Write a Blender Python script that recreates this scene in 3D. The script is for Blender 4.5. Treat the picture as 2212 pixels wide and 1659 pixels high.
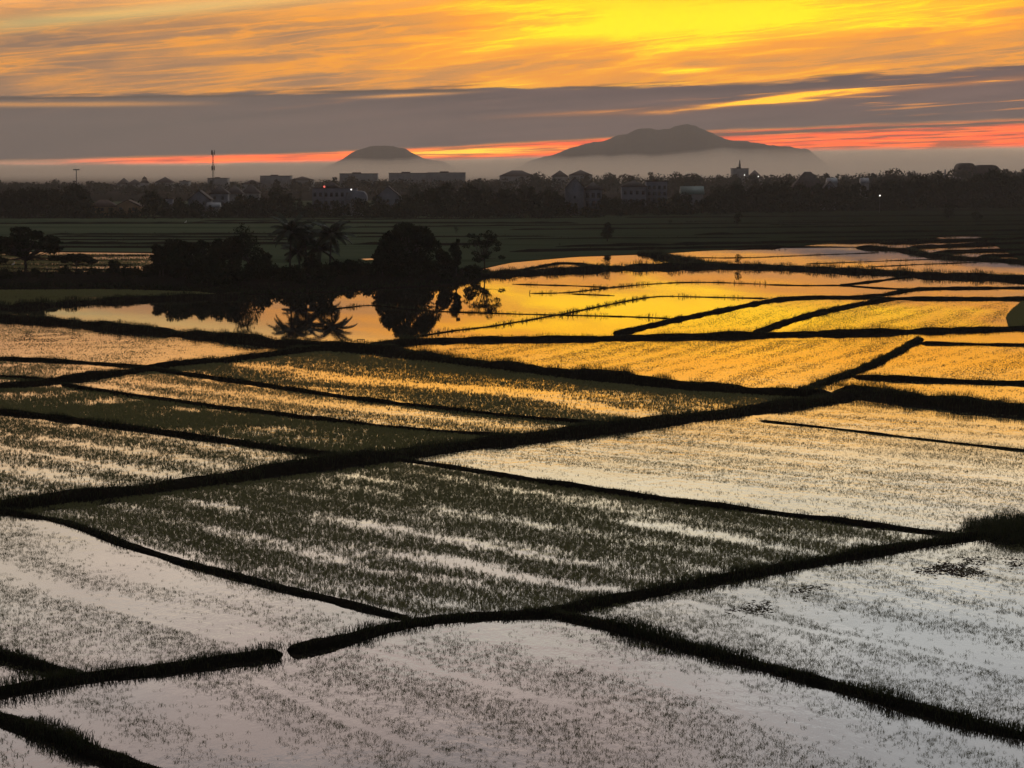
import bpy, math, random
import numpy as np
from mathutils import Vector

SC = bpy.context.scene
COL = SC.collection
for o in list(bpy.data.objects):
    bpy.data.objects.remove(o)

# ------------------------------------------------------------------ camera
F = 4850.0            # focal length in units of a 2212 px wide frame
CX, CY = 1106.0, 829.5
HOR = 362.0           # eye level row
CAMH = 18.0
TP = (CY - HOR) / F
PITCH = math.atan(TP)
cam = bpy.data.cameras.new('camera')
cam.sensor_fit = 'HORIZONTAL'
cam.sensor_width = 36.0
cam.lens = 36.0 * F / 2212.0
cam.clip_start = 0.5
cam.clip_end = 30000.0
camo = bpy.data.objects.new('camera', cam)
camo.location = (0, 0, CAMH)
camo.rotation_euler = (math.pi / 2 - PITCH, 0, 0)
COL.objects.link(camo)
SC.camera = camo

# ------------------------------------------------------------------ render
SC.view_settings.view_transform = 'Standard'
SC.view_settings.look = 'None'
SC.view_settings.exposure = 0.0
SC.view_settings.gamma = 1.0
SC.render.engine = 'CYCLES'
cy = SC.cycles
cy.use_denoising = True
cy.denoiser = 'OPENIMAGEDENOISE'
cy.denoising_input_passes = 'RGB_ALBEDO_NORMAL'
cy.max_bounces = 6
cy.diffuse_bounces = 2
cy.glossy_bounces = 3
cy.volume_bounces = 1
cy.transparent_max_bounces = 8
cy.use_adaptive_sampling = True
cy.adaptive_threshold = 0.01
cy.caustics_reflective = False
cy.caustics_refractive = False
cy.sample_clamp_indirect = 4.0


def lin(r, g, b, k=1.0):
    def f(c):
        c /= 255.0
        return (c / 12.92 if c <= 0.04045 else ((c + 0.055) / 1.055) ** 2.4) * k
    return (f(r), f(g), f(b), 1.0)


# ------------------------------------------------------------------ node helper
class E:
    """A socket with arithmetic."""
    nt = None

    def __init__(s, v):
        s.v = v

    @staticmethod
    def op(o, *a, clamp=False):
        n = E.nt.nodes.new('ShaderNodeMath')
        n.operation = o
        n.use_clamp = clamp
        for i, x in enumerate(a):
            x = x.v if isinstance(x, E) else x
            if isinstance(x, (int, float)):
                n.inputs[i].default_value = x
            else:
                E.nt.links.new(x, n.inputs[i])
        return E(n.outputs[0])

    def __add__(s, o): return E.op('ADD', s, o)
    __radd__ = __add__
    def __sub__(s, o): return E.op('SUBTRACT', s, o)
    def __rsub__(s, o): return E.op('SUBTRACT', o, s)
    def __mul__(s, o): return E.op('MULTIPLY', s, o)
    __rmul__ = __mul__
    def __truediv__(s, o): return E.op('DIVIDE', s, o)
    def sq(s): return E.op('MULTIPLY', s, s)


def clamp01(a): return E.op('ADD', a, 0.0, clamp=True)
def gauss(a, w): return E.op('POWER', 2.718281828, ((a / w).sq()) * -1.0)


def step(lo, hi, a):
    """smoothstep of a from lo to hi (either may be a socket)"""
    n = E.nt.nodes.new('ShaderNodeMapRange')
    n.interpolation_type = 'SMOOTHSTEP'
    for i, x in enumerate((a, lo, hi)):
        x = x.v if isinstance(x, E) else x
        if isinstance(x, (int, float)):
            n.inputs[i].default_value = x
        else:
            E.nt.links.new(x, n.inputs[i])
    return E(n.outputs[0])


def lut(a, lo, hi, pts):
    """piecewise linear function of a through (position, value) points, values scaled into 0..1"""
    mx = max(abs(p[1]) for p in pts) or 1
    n = E.nt.nodes.new('ShaderNodeValToRGB')
    el = n.color_ramp.elements
    while len(el) < len(pts):
        el.new(0.5)
    for e, (p, v) in zip(el, sorted(pts)):
        e.position = (p - lo) / (hi - lo)
        q = v / mx
        e.color = (q, q, q, 1)
    E.nt.links.new(((a - lo) / (hi - lo)).v, n.inputs[0])
    sp = E.nt.nodes.new('ShaderNodeSeparateColor')
    E.nt.links.new(n.outputs[0], sp.inputs[0])
    return E(sp.outputs[0]) * mx


def cramp(a, pts, lo=0.0, hi=1.0):
    n = E.nt.nodes.new('ShaderNodeValToRGB')
    el = n.color_ramp.elements
    while len(el) < len(pts):
        el.new(0.5)
    for e, (p, c) in zip(el, pts):
        e.position = (p - lo) / (hi - lo)
        e.color = c
    src = (a - lo) / (hi - lo) if (lo, hi) != (0.0, 1.0) else a
    E.nt.links.new(src.v, n.inputs[0])
    return n.outputs[0]


def mixc(f, a, b, mode='MIX'):
    n = E.nt.nodes.new('ShaderNodeMix')
    n.data_type = 'RGBA'
    n.blend_type = mode
    for i, x in ((0, f), (6, a), (7, b)):
        x = x.v if isinstance(x, E) else x
        if isinstance(x, (int, float, tuple)):
            n.inputs[i].default_value = x
        else:
            E.nt.links.new(x, n.inputs[i])
    return n.outputs[2]


def vec(x, y, z=0.0):
    n = E.nt.nodes.new('ShaderNodeCombineXYZ')
    for i, a in enumerate((x, y, z)):
        a = a.v if isinstance(a, E) else a
        if isinstance(a, (int, float)):
            n.inputs[i].default_value = a
        else:
            E.nt.links.new(a, n.inputs[i])
    return n.outputs[0]


def noise(v, scale=1.0, detail=4.0, rough=0.55, dist=0.0):
    n = E.nt.nodes.new('ShaderNodeTexNoise')
    n.inputs['Scale'].default_value = scale
    n.inputs['Detail'].default_value = detail
    n.inputs['Roughness'].default_value = rough
    n.inputs['Distortion'].default_value = dist
    E.nt.links.new(v, n.inputs['Vector'])
    return E(n.outputs[0])


# ------------------------------------------------------------------ world: dusk sky with cloud bank
W = bpy.data.worlds.new('World')
SC.world = W
W.use_nodes = True
E.nt = W.node_tree
E.nt.nodes.clear()
tc = E.nt.nodes.new('ShaderNodeTexCoord')
sx = E.nt.nodes.new('ShaderNodeSeparateXYZ')
E.nt.links.new(tc.outputs['Generated'], sx.inputs[0])
dx, dy, dz = (E(sx.outputs[i]) for i in range(3))
AZ = E.op('ARCTAN2', dx, dy)
EL = E.op('ARCSINE', dz)
U = AZ * F            # azimuth and elevation of the view direction, 4850 units to the radian
V = EL * F
n_big = noise(vec(U / 1300.0, (V - U * 0.05) / 260.0, 3.0), detail=3)
n_mid = noise(vec(U / 680.0, (V - U * 0.085) / 54.0, 7.0), detail=5, rough=0.5, dist=0.8)
n_soft = noise(vec(U / 300.0, (V - U * 0.10) / 62.0, 61.0), detail=4, rough=0.55, dist=0.6)
n_fin = noise(vec(U / 240.0, (V - U * 0.09) / 15.0, 11.0), detail=4, rough=0.5, dist=0.3)
n_edge = noise(vec(U / 210.0, (V - U * 0.05) / 17.0, 21.0), detail=6, rough=0.62)
n_pt = noise(vec(U / 420.0, V / 90.0, 31.0), detail=5)

ridge = noise(vec(U / 430.0, (V - U * 0.10) / 24.0, 81.0), detail=5, rough=0.6, dist=0.7)
fil = gauss(ridge - 0.5, 0.035)                         # thin lit filaments
# lit cirrus above the bank: glow round the hidden sun
glow = (gauss(U - 400.0, 700.0) * gauss(V - 345.0, 110.0)) * 0.30 \
    + gauss(U - 350.0, 1000.0) * 0.32 + 0.17
core = gauss(U - 400.0, 480.0) * gauss(V - 318.0 - (U - 430.0) * 0.05, 36.0) * 0.40
core2 = gauss(U - 372.0 - (V - 205.0) * 3.0, 60.0) * gauss(V - 206.0, 7.0) * 0.55
gm = clamp01(glow + core + core2 + (n_mid - 0.5) * 1.25 + (n_soft - 0.5) * 0.55 + (n_fin - 0.5) * 0.34 + fil * 0.16 - 0.05 - gauss(U + 1000.0, 500.0) * 0.06)
cirrus = cramp(gm, [
    (0.0, (0.34, 0.20, 0.12, 1)), (0.16, (0.56, 0.27, 0.11, 1)), (0.32, (0.88, 0.36, 0.075, 1)), (0.52, (1.22, 0.44, 0.03, 1)),
    (0.72, (1.45, 0.64, 0.02, 1)), (0.88, (1.75, 0.92, 0.0, 1)), (1.0, (1.95, 1.06, 0.0, 1))])
# pale greenish veil in the upper left
veil = gauss(U + 760.0 - (V - 320.0) * 5.0, 330.0) * gauss(V - 330.0 - (U + 760.0) * 0.1, 16.0)
cirrus = mixc(clamp01(veil * 0.75), cirrus, lin(232, 204, 128))

# higher sky, above the frame; only its reflection shows
up = cramp(V, [
    (330.0, (1.75, 0.68, 0.01, 1)), (430.0, (1.95, 0.78, 0.03, 1)), (520.0, (1.9, 0.96, 0.18, 1)),
    (640.0, (1.80, 1.40, 0.82, 1)), (770.0, (1.72, 1.54, 1.16, 1)), (930.0, (1.50, 1.38, 1.18, 1)),
    (1100.0, (1.30, 1.15, 1.07, 1)), (1280.0, (0.98, 0.85, 0.82, 1)), (1700.0, (0.5, 0.46, 0.48, 1)),
    (2500.0, (0.16, 0.16, 0.19, 1)), (7618.0, (0.07, 0.08, 0.10, 1))], 330.0, 7618.0)
side = clamp01(step(100.0, -1300.0, U) * step(1500.0, 380.0, V))
up = mixc(side * 0.55, up, (1.02, 0.72, 0.55, 1))
pinkm = step(0.42, 0.62, n_big)
up = mixc(clamp01(pinkm * step(560.0, 900.0, V) * 0.5), up, (1.4, 1.06, 0.93, 1))
up = mixc(clamp01(step(150.0, 900.0, U) * step(760.0, 980.0, V) * 0.6), up, (1.30, 1.42, 1.46, 1))
up = mixc(0.6, up, mixc(1.0, up, cramp(n_pt, [(0.3, (0.7, 0.7, 0.72, 1)), (0.7, (1.25, 1.22, 1.18, 1))]), 'MULTIPLY'))
high = mixc(step(300.0, 430.0, V + (n_mid - 0.5) * 60.0), cirrus, up)

# grey cloud bank low down, with torn edges
wob = (n_edge - 0.5) * 46.0
vt = lut(U, -1300, 1300, [(-1300, 142), (-1106, 147), (-600, 158), (-100, 168), (400, 174), (800, 194), (1106, 214), (1300, 228)]) + wob
vb = lut(U, -1300, 1300, [(-1300, 12), (-1106, 14), (-600, 27), (-400, 32), (-100, 46), (150, 60), (400, 76), (600, 84), (1106, 102), (1300, 108)]) + wob * 0.25
bank = step(vt + 5.0, vt - 5.0, V) * step(vb - 4.0, vb + 5.0, V)
bankc = mixc(clamp01((n_mid - 0.5) * 1.6 + (n_fin - 0.5) * 1.0 + 0.5), lin(76, 70, 74), lin(124, 100, 96))
bankc = mixc(step(250.0, -900.0, U) * 0.7, bankc, lin(102, 96, 90))
# lit rifts in the bank
vs1 = lut(U, -100, 1300, [(-100, 104), (74, 112), (344, 122), (480, 136), (594, 150), (850, 168), (1106, 190), (1300, 204)]) + wob * 0.3
amp1 = lut(U, -100, 1300, [(-100, 0.0), (60, 0.25), (344, 0.8), (560, 1.0), (680, 0.85), (800, 0.45), (1106, 0.3), (1300, 0.2)])
rift1 = gauss(V - vs1, 5.5) * amp1
rift1 = rift1 + gauss(V - vs1 + 1.0, lut(U, -100, 1300, [(-100, 2), (400, 4), (600, 11), (780, 7), (1300, 4)])) * gauss(U - 590.0, 130.0) * 0.8
vs2 = lut(U, -100, 1300, [(-100, 66), (150, 70), (400, 84), (700, 96), (1106, 112), (1300, 118)])
rift2 = gauss(V - vs2 - wob * 0.2, 2.6) * step(380.0, 700.0, U) * 0.0
streaks = step(0.60, 0.74, n_fin) * step(0.45, 0.6, n_edge) * step(vt - 60.0, vt - 6.0, V) * 0.55
right = step(200.0, 620.0, U) * step(0.58, 0.68, noise(vec(U / 330.0, (V - U * 0.06) / 9.0, 41.0), detail=3)) * step(90.0, 135.0, V) * 0.6
rift = clamp01(rift1 * (0.35 + step(0.30, 0.56, n_fin) * 0.85) + streaks + right)
bankc = mixc(rift, bankc, cramp(clamp01(rift * 0.85 + gauss(U - 560.0, 260.0) * 0.25), [(0.0, lin(190, 120, 70)), (0.45, lin(250, 150, 50, 1.2)), (0.8, (1.8, 0.70, 0.01, 1)), (1.0, (2.0, 0.98, 0.01, 1))]))
# narrow torn wisps just over the bank
wisp = step(vt + 14.0, vt + 3.0, V) * step(vt - 6.0, vt + 2.0, V) * step(0.5, 0.62, noise(vec(U / 200.0, (V - U * 0.06) / 7.0, 51.0), detail=3))
# clear red strip under the bank
redc = cramp(clamp01(gauss(U + 90.0, 240.0) * gauss(V - 34.0 - (U + 90.0) * 0.03, 8.0) * 0.8 + 0.16 + (n_fin - 0.5) * 0.75 + step(300.0, 900.0, U) * 0.10), [
    (0.0, (1.2, 0.10, 0.02, 1)), (0.2, (2.2, 0.20, 0.01, 1)), (0.5, (2.4, 0.42, 0.01, 1)), (0.9, (2.8, 1.4, 0.04, 1))])
redc = mixc(step(-500.0, -1150.0, U), redc, lin(205, 120, 95, 1.1))
redc = mixc(clamp01(gauss(V - vs2 + 16.0 - wob * 0.15, 5.5) * step(230.0, 420.0, U) * 1.1), redc, lin(96, 80, 72))
redc = mixc(step(0.0, -500.0, U) * 0.5, redc, (3.6, 0.42, 0.06, 1))
n_red = noise(vec(U / 170.0, (V - U * 0.03) / 5.0, 71.0), detail=4)
redc = mixc(step(0.48, 0.60, n_red) * 0.75, redc, lin(140, 84, 66))
redc = mixc(step(0.44, 0.30, n_red) * 0.4, redc, (2.6, 0.80, 0.05, 1))
redc = mixc(step(-720.0, -1060.0, U) * 0.85, redc, (0.66, 0.40, 0.25, 1))
redc = mixc(step(vb * 0.45 + 5.0, vb * 0.45 - 7.0, V + wob * 0.3), redc, (0.62, 0.43, 0.28, 1))
lowc = mixc(step(vb - 5.0, vb + 4.0, V), redc, high)
sky = mixc(bank, lowc, bankc)
# lens-shaped wisps riding on the bank
dk = gauss(V - 163.0 - (U + 250.0) * 0.012 - wob * 0.12, 3.4) * step(-560.0, -330.0, U) * step(-40.0, -130.0, U)
dk = dk + gauss(V - 150.0 - (U + 700.0) * 0.016 - wob * 0.1, 2.4) * step(-420.0, -640.0, U) + gauss(V - 170.0 - wob * 0.1, 3.0) * gauss(U - 185.0, 70.0)
lt = gauss(V - 154.0 - (U + 230.0) * 0.05 - wob * 0.1, 3.2) * gauss(U + 225.0, 105.0) + gauss(V - 135.0 - (U + 700.0) * 0.01 - wob * 0.1, 5.0) * step(-560.0, -900.0, U) * 0.7
sky = mixc(clamp01(lt), sky, (1.0, 0.42, 0.09, 1))
sky = mixc(clamp01(dk * 1.2), sky, lin(96, 82, 72))
sky = mixc(wisp * 0.55, sky, lin(98, 82, 70))

# away from the sunset the sky is dim blue grey
lobe = step(1.05, 0.30, E.op('ABSOLUTE', AZ))
dim = cramp(V, [(0.0, (0.08, 0.08, 0.09, 1)), (1500.0, (0.09, 0.095, 0.11, 1)), (7618.0, (0.07, 0.08, 0.10, 1))], 0.0, 7618.0)
sky = mixc(lobe, dim, sky)
sky = mixc(step(-120.0, -10.0, V), (0.02, 0.018, 0.015, 1), sky)
bg = E.nt.nodes.new('ShaderNodeBackground')
E.nt.links.new(sky, bg.inputs[0])
bg.inputs[1].default_value = 1.0
wo = E.nt.nodes.new('ShaderNodeOutputWorld')
E.nt.links.new(bg.outputs[0], wo.inputs[0])
W.cycles.sampling_method = 'MANUAL'
W.cycles.sample_map_resolution = 2048


# ------------------------------------------------------------------ coordinates
def G(px, py, z=0.0):
    """Ground point seen at (px, py) of the 2212 px frame."""
    c, s = math.cos(PITCH), math.sin(PITCH)
    r, u = (px - CX) / F, (CY - py) / F
    d = (r, c + u * s, -s + u * c)
    t = (z - CAMH) / d[2]
    return np.array((d[0] * t, d[1] * t))


def GA(pts):
    return np.array([G(*p) for p in pts])


def PX(xpx, Y):
    return (xpx - CX) / F * Y * 1.0


def ZT(ypx, Y):
    return CAMH - (ypx - HOR) / F * Y


# ------------------------------------------------------------------ mesh helpers
def obj(name, V_, faces, mat, parent=None, loc=None, smooth=False):
    """One mesh object from a vertex array and a list of face index arrays."""
    me = bpy.data.meshes.new(name)
    V_ = np.asarray(V_, dtype=np.float32).reshape(-1, 3)
    if isinstance(faces, np.ndarray):
        faces = [faces]
    faces = [np.asarray(f, dtype=np.int32) for f in faces if len(f)]
    me.vertices.add(len(V_))
    me.vertices.foreach_set('co', V_.ravel())
    tot = np.concatenate([np.full(len(f), f.shape[1], dtype=np.int32) for f in faces])
    idx = np.concatenate([f.ravel() for f in faces])
    st = np.concatenate(([0], np.cumsum(tot)[:-1])).astype(np.int32)
    me.loops.add(len(idx))
    me.loops.foreach_set('vertex_index', idx)
    me.polygons.add(len(tot))
    me.polygons.foreach_set('loop_start', st)
    me.polygons.foreach_set('loop_total', tot)
    if smooth:
        me.polygons.foreach_set('use_smooth', np.ones(len(tot), dtype=bool))
    me.update(calc_edges=True)
    me.validate()
    if mat:
        me.materials.append(mat)
    o = bpy.data.objects.new(name, me)
    COL.objects.link(o)
    if parent is not None:
        o.parent = parent
    if loc is not None:
        o.location = loc
    return o


def poly(name, pts, z, mat, kind='structure', label=None, cat=None):
    P = GA(pts)
    Vv = np.column_stack([P, np.full(len(P), z)])
    if np.cross(P[1] - P[0], P[2] - P[0]) and sum(np.cross(P[i], P[(i + 1) % len(P)]) for i in range(len(P))) < 0:
        Vv = Vv[::-1]
    o = obj(name, Vv, np.arange(len(P))[None, :], mat)
    tag(o, label, cat, kind=kind)
    return o


def tag(o, label=None, cat=None, group=None, kind=None):
    if label: o['label'] = label
    if cat: o['category'] = cat
    if group: o['group'] = group
    if kind: o['kind'] = kind
    return o


def empty(name, loc, label, cat, group=None, rz=0.0):
    o = bpy.data.objects.new(name, None)
    COL.objects.link(o)
    o.location = loc
    o.rotation_euler = (0, 0, rz)
    return tag(o, label, cat, group)


def dup(root, loc, rz=0.0, scale=(1, 1, 1), label=None, group=None):
    r = root.copy()
    COL.objects.link(r)
    r.location = loc
    r.rotation_euler = (0, 0, rz)
    r.scale = scale
    if label: r['label'] = label
    if group: r['group'] = group
    for ch in list(root.children):
        c = ch.copy()
        COL.objects.link(c)
        c.parent = r
    return r


class MB:
    """Collects pieces into one mesh."""
    def __init__(s):
        s.v, s.f, s.n = [], {}, 0

    def add(s, V_, faces):
        V_ = np.asarray(V_, dtype=float).reshape(-1, 3)
        for f in faces:
            f = np.atleast_2d(np.asarray(f, dtype=int))
            s.f.setdefault(f.shape[1], []).append(f + s.n)
        s.v.append(V_)
        s.n += len(V_)
        return s

    def box(s, x0, x1, y0, y1, z0, z1):
        V_ = [(x, y, z) for z in (z0, z1) for x, y in ((x0, y0), (x1, y0), (x1, y1), (x0, y1))]
        return s.add(V_, [[(0, 3, 2, 1), (4, 5, 6, 7), (0, 1, 5, 4), (1, 2, 6, 5), (2, 3, 7, 6), (3, 0, 4, 7)]])

    def tube(s, pts, rad, k=6, cap=True):
        pts = np.asarray(pts, float)
        n = len(pts)
        rad = np.broadcast_to(rad, (n,))
        rings = []
        for i in range(n):
            t = pts[min(i + 1, n - 1)] - pts[max(i - 1, 0)]
            t = t / (np.linalg.norm(t) + 1e-9)
            a = np.cross(t, (0.13, 0.97, 0.2) if abs(t[1]) < 0.9 else (1, 0, 0))
            a /= np.linalg.norm(a)
            b = np.cross(t, a)
            ang = np.arange(k) * 2 * math.pi / k
            rings.append(pts[i] + rad[i] * (np.cos(ang)[:, None] * a + np.sin(ang)[:, None] * b))
        V_ = np.concatenate(rings)
        fs = [(i * k + j, i * k + (j + 1) % k, (i + 1) * k + (j + 1) % k, (i + 1) * k + j) for i in range(n - 1) for j in range(k)]
        out = [fs]
        if cap:
            out.append([tuple(range((n - 1) * k, n * k))])
            out.append([tuple(range(k - 1, -1, -1))])
        return s.add(V_, out)

    def build(s, name, mat, parent=None, loc=None, smooth=False):
        return obj(name, np.concatenate(s.v), [np.concatenate(x) for x in s.f.values()], mat, parent, loc, smooth)


# ------------------------------------------------------------------ numpy noise
_lat = np.random.RandomState(5).rand(256, 256)


def vnoise(x, y):
    x = np.asarray(x, float); y = np.asarray(y, float)
    i, j = np.floor(x).astype(int), np.floor(y).astype(int)
    fx, fy = x - i, y - j
    fx, fy = fx * fx * (3 - 2 * fx), fy * fy * (3 - 2 * fy)
    a = _lat[i % 256, j % 256]; b = _lat[(i + 1) % 256, j % 256]
    c = _lat[i % 256, (j + 1) % 256]; d = _lat[(i + 1) % 256, (j + 1) % 256]
    return (a * (1 - fx) + b * fx) * (1 - fy) + (c * (1 - fx) + d * fx) * fy


def fbm(x, y, o=4):
    r, a, t = 0, 1.0, 0
    for k in range(o):
        r = r + a * vnoise(x * 2 ** k + 17.3 * k, y * 2 ** k + 9.1 * k)
        t += a
        a *= 0.5
    return r / t


# ------------------------------------------------------------------ materials
def mat(name):
    m = bpy.data.materials.new(name)
    m.use_nodes = True
    E.nt = m.node_tree
    b = E.nt.nodes['Principled BSDF']
    return m, b


def obcoord():
    return E.nt.nodes.new('ShaderNodeNewGeometry').outputs['Position']


def simple(name, c1, c2, scale=3.0, rough=0.8, spec=0.3):
    m, b = mat(name)
    n = noise(obcoord(), scale, 4)
    E.nt.links.new(cramp(n, [(0.3, (*c1, 1)), (0.7, (*c2, 1))]), b.inputs['Base Color'])
    b.inputs['Roughness'].default_value = rough
    b.inputs['Specular IOR Level'].default_value = spec
    return m


def leafy(name, c1, c2, t, amt, scale=0.5):
    m = simple(name, c1, c2, scale, 0.7, 0.25)
    nt = m.node_tree
    tr = nt.nodes.new('ShaderNodeBsdfTranslucent')
    tr.inputs[0].default_value = (*t, 1)
    mx = nt.nodes.new('ShaderNodeMixShader')
    mx.inputs[0].default_value = amt
    out = nt.nodes['Material Output']
    nt.links.new(nt.nodes['Principled BSDF'].outputs[0], mx.inputs[1])
    nt.links.new(tr.outputs[0], mx.inputs[2])
    nt.links.new(mx.outputs[0], out.inputs[0])
    return m


def water(name, ripple, rough, ior=1.5, sc=1.0):
    m, b = mat(name)
    p = obcoord()
    mp = E.nt.nodes.new('ShaderNodeMapping')
    mp.inputs['Rotation'].default_value = (0, 0, 0.5)
    mp.inputs['Scale'].default_value = (1.0, 0.55, 1.0)
    E.nt.links.new(p, mp.inputs[0])
    h = noise(mp.outputs[0], 1.6 * sc, 3, 0.6) * 0.6 + noise(mp.outputs[0], 0.22, 2) * 1.2
    gate = noise(p, 0.045, 3, 0.6)                      # breeze comes in patches
    bp = E.nt.nodes.new('ShaderNodeBump')
    bp.inputs['Distance'].default_value = 1.0
    E.nt.links.new((step(0.36, 0.62, gate) * 0.75 + 0.25).v * 1 if False else ((step(0.36, 0.62, gate) * 0.75 + 0.25) * ripple).v, bp.inputs['Strength'])
    E.nt.links.new(h.v, bp.inputs['Height'])
    E.nt.links.new(bp.outputs[0], b.inputs['Normal'])
    E.nt.links.new(cramp(noise(p, 0.4, 3), [(0.35, (0.012, 0.011, 0.009, 1)), (0.7, (0.03, 0.026, 0.02, 1))]), b.inputs['Base Color'])
    b.inputs['Roughness'].default_value = rough
    b.inputs['IOR'].default_value = ior
    return m


M = {}
M['pond'] = water('pond_water', 0.0035, 0.0, 1.5)
M['paddy'] = water('paddy_water', 0.026, 0.03, 1.5)
M['soil'] = simple('wet_soil', (0.008, 0.007, 0.005), (0.018, 0.015, 0.011), 2.2, 0.85, 0.0)
M['mud'] = simple('brown_mud', (0.034, 0.023, 0.018), (0.07, 0.048, 0.039), 2.5, 0.9, 0.0)
M['grass'] = leafy('bund_grass', (0.016, 0.022, 0.008), (0.036, 0.046, 0.016), (0.05, 0.06, 0.02), 0.35, 0.9)
M['rice'] = leafy('rice_leaf', (0.05, 0.060, 0.022), (0.095, 0.105, 0.038), (0.26, 0.26, 0.10), 0.5)
M['leaf'] = simple('leaf', (0.012, 0.018, 0.008), (0.030, 0.042, 0.018), 0.35, 0.8, 0.0)
M['leaf2'] = simple('palm_leaf', (0.014, 0.024, 0.009), (0.036, 0.048, 0.016), 0.5, 0.6, 0.3)
M['bark'] = simple('bark', (0.03, 0.025, 0.02), (0.07, 0.06, 0.05), 4.0, 0.9, 0.1)
M['wall_w'] = simple('white_plaster', (0.17, 0.17, 0.19), (0.26, 0.26, 0.29), 0.4, 0.85, 0.2)
M['wall_o'] = simple('ochre_plaster', (0.30, 0.19, 0.10), (0.40, 0.26, 0.14), 0.4, 0.85, 0.2)
M['wall_g'] = simple('grey_plaster', (0.22, 0.21, 0.20), (0.32, 0.31, 0.30), 0.3, 0.85, 0.2)
M['roof_d'] = simple('dark_tile', (0.03, 0.022, 0.020), (0.07, 0.05, 0.045), 1.2, 0.8, 0.2)
M['roof_b'] = simple('brown_tile', (0.06, 0.035, 0.025), (0.11, 0.065, 0.045), 1.2, 0.8, 0.2)
M['roof_m'] = simple('sheet_metal', (0.2, 0.205, 0.22), (0.3, 0.3, 0.315), 0.8, 0.5, 0.4)
M['roof_g'] = simple('green_sheet', (0.04, 0.09, 0.075), (0.06, 0.12, 0.10), 0.8, 0.5, 0.4)
M['glass'] = simple('dark_glass', (0.03, 0.03, 0.034), (0.05, 0.05, 0.055), 0.6, 0.3, 0.5)
M['wood'] = simple('weathered_wood', (0.03, 0.022, 0.015), (0.06, 0.045, 0.03), 6.0, 0.85, 0.2)
M['steel'] = simple('grey_steel', (0.06, 0.06, 0.06), (0.11, 0.11, 0.11), 2.0, 0.55, 0.4)
M['feather'] = simple('white_feather', (0.7, 0.7, 0.68), (0.82, 0.82, 0.8), 8.0, 0.8, 0.2)
M['hill'] = simple('wooded_hill', (0.012, 0.016, 0.010), (0.035, 0.040, 0.026), 0.02, 0.95, 0.05)


def lampmat(name, c, k):
    m, b = mat(name)
    b.inputs['Base Color'].default_value = (0.8, 0.8, 0.8, 1)
    b.inputs['Emission Color'].default_value = c
    b.inputs['Emission Strength'].default_value = k
    return m


M['lamp_w'] = lampmat('lit_lamp', (1.0, 0.93, 0.85, 1), 2.2)
M['lamp_r'] = lampmat('red_lamp', (1.0, 0.12, 0.08, 1), 1.2)

# far fields: strips of young rice, some with standing water between the plants
m, b = mat('far_field')
p = obcoord()
spx = E.nt.nodes.new('ShaderNodeSeparateXYZ'); E.nt.links.new(p, spx.inputs[0])
fx, fy = E(spx.outputs[0]), E(spx.outputs[1])
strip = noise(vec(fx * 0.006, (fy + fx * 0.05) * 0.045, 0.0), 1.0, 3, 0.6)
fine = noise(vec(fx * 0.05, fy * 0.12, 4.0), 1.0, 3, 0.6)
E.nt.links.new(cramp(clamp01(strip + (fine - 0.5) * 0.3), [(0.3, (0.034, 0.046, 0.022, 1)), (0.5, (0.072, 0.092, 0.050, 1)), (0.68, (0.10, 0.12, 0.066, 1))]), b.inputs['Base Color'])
dark_right = step(-60.0, 130.0, fx + (strip - 0.5) * 260.0)     # base colour darkens towards the right, with a ragged boundary
E.nt.links.new(mixc(dark_right * 0.8, b.inputs['Base Color'].links[0].from_socket, (0.008, 0.010, 0.004, 1)), b.inputs['Base Color'])
wet = step(0.60, 0.72, strip) * step(0.45, 0.6, fine)
E.nt.links.new((0.85 - wet * 0.6).v, b.inputs['Roughness'])
b.inputs['Specular IOR Level'].default_value = 0.0
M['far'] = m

# ------------------------------------------------------------------ ground and water sheets
obj('ground', [(-6000, -200, -0.35), (6000, -200, -0.35), (6000, 9400, -0.35), (-6000, 9400, -0.35)], np.array([[0, 1, 2, 3]]), M['soil'])['kind'] = 'structure'
EDGE = [(-300, 662), (0, 688), (150, 700), (300, 715), (450, 728), (600, 745), (760, 753), (880, 742), (1000, 737), (1300, 732), (1640, 725), (1900, 719), (2212, 712), (2520, 706)]
NORTH = [(2520, 590), (2212, 567), (2100, 560), (2010, 551), (1960, 541), (1850, 535), (1700, 536), (1620, 537), (1520, 542), (1465, 546), (1393, 550), (1250, 555), (1150, 562),
         (1100, 568), (1040, 582), (1000, 600), (700, 607), (400, 613), (250, 618), (0, 622), (-300, 622)]
poly('paddy_water', [(-300, 2600)] + EDGE + [(2520, 2600)], 0.0, M['paddy'])
poly('pond_water', EDGE + NORTH, 0.0, M['pond'])
poly('channel_water', [(1735, 531), (1745, 527), (1830, 522), (1900, 524), (1935, 521), (2060, 510), (2110, 507), (2250, 504), (2520, 502), (2520, 588), (2212, 566), (2100, 559), (2010, 550), (1960, 540), (1900, 533), (1850, 533)], 0.0, M['paddy'])
poly('flooded_strip', [(-300, 546), (120, 545), (330, 547), (345, 560), (300, 590), (100, 596), (-300, 598)], 0.0, M['paddy'])
far = [(-300, 597), (-300, 447), (2520, 436), (2520, 505)]
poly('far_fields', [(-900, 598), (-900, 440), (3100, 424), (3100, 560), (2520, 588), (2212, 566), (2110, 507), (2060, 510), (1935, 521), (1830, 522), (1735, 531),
                    (1620, 536), (1465, 545), (1393, 549), (1250, 554), (1106, 567), (1040, 580), (1000, 598), (700, 605), (345, 602), (340, 560), (330, 545), (120, 543), (-300, 544), (-300, 598)], 0.05, M['far'])


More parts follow.
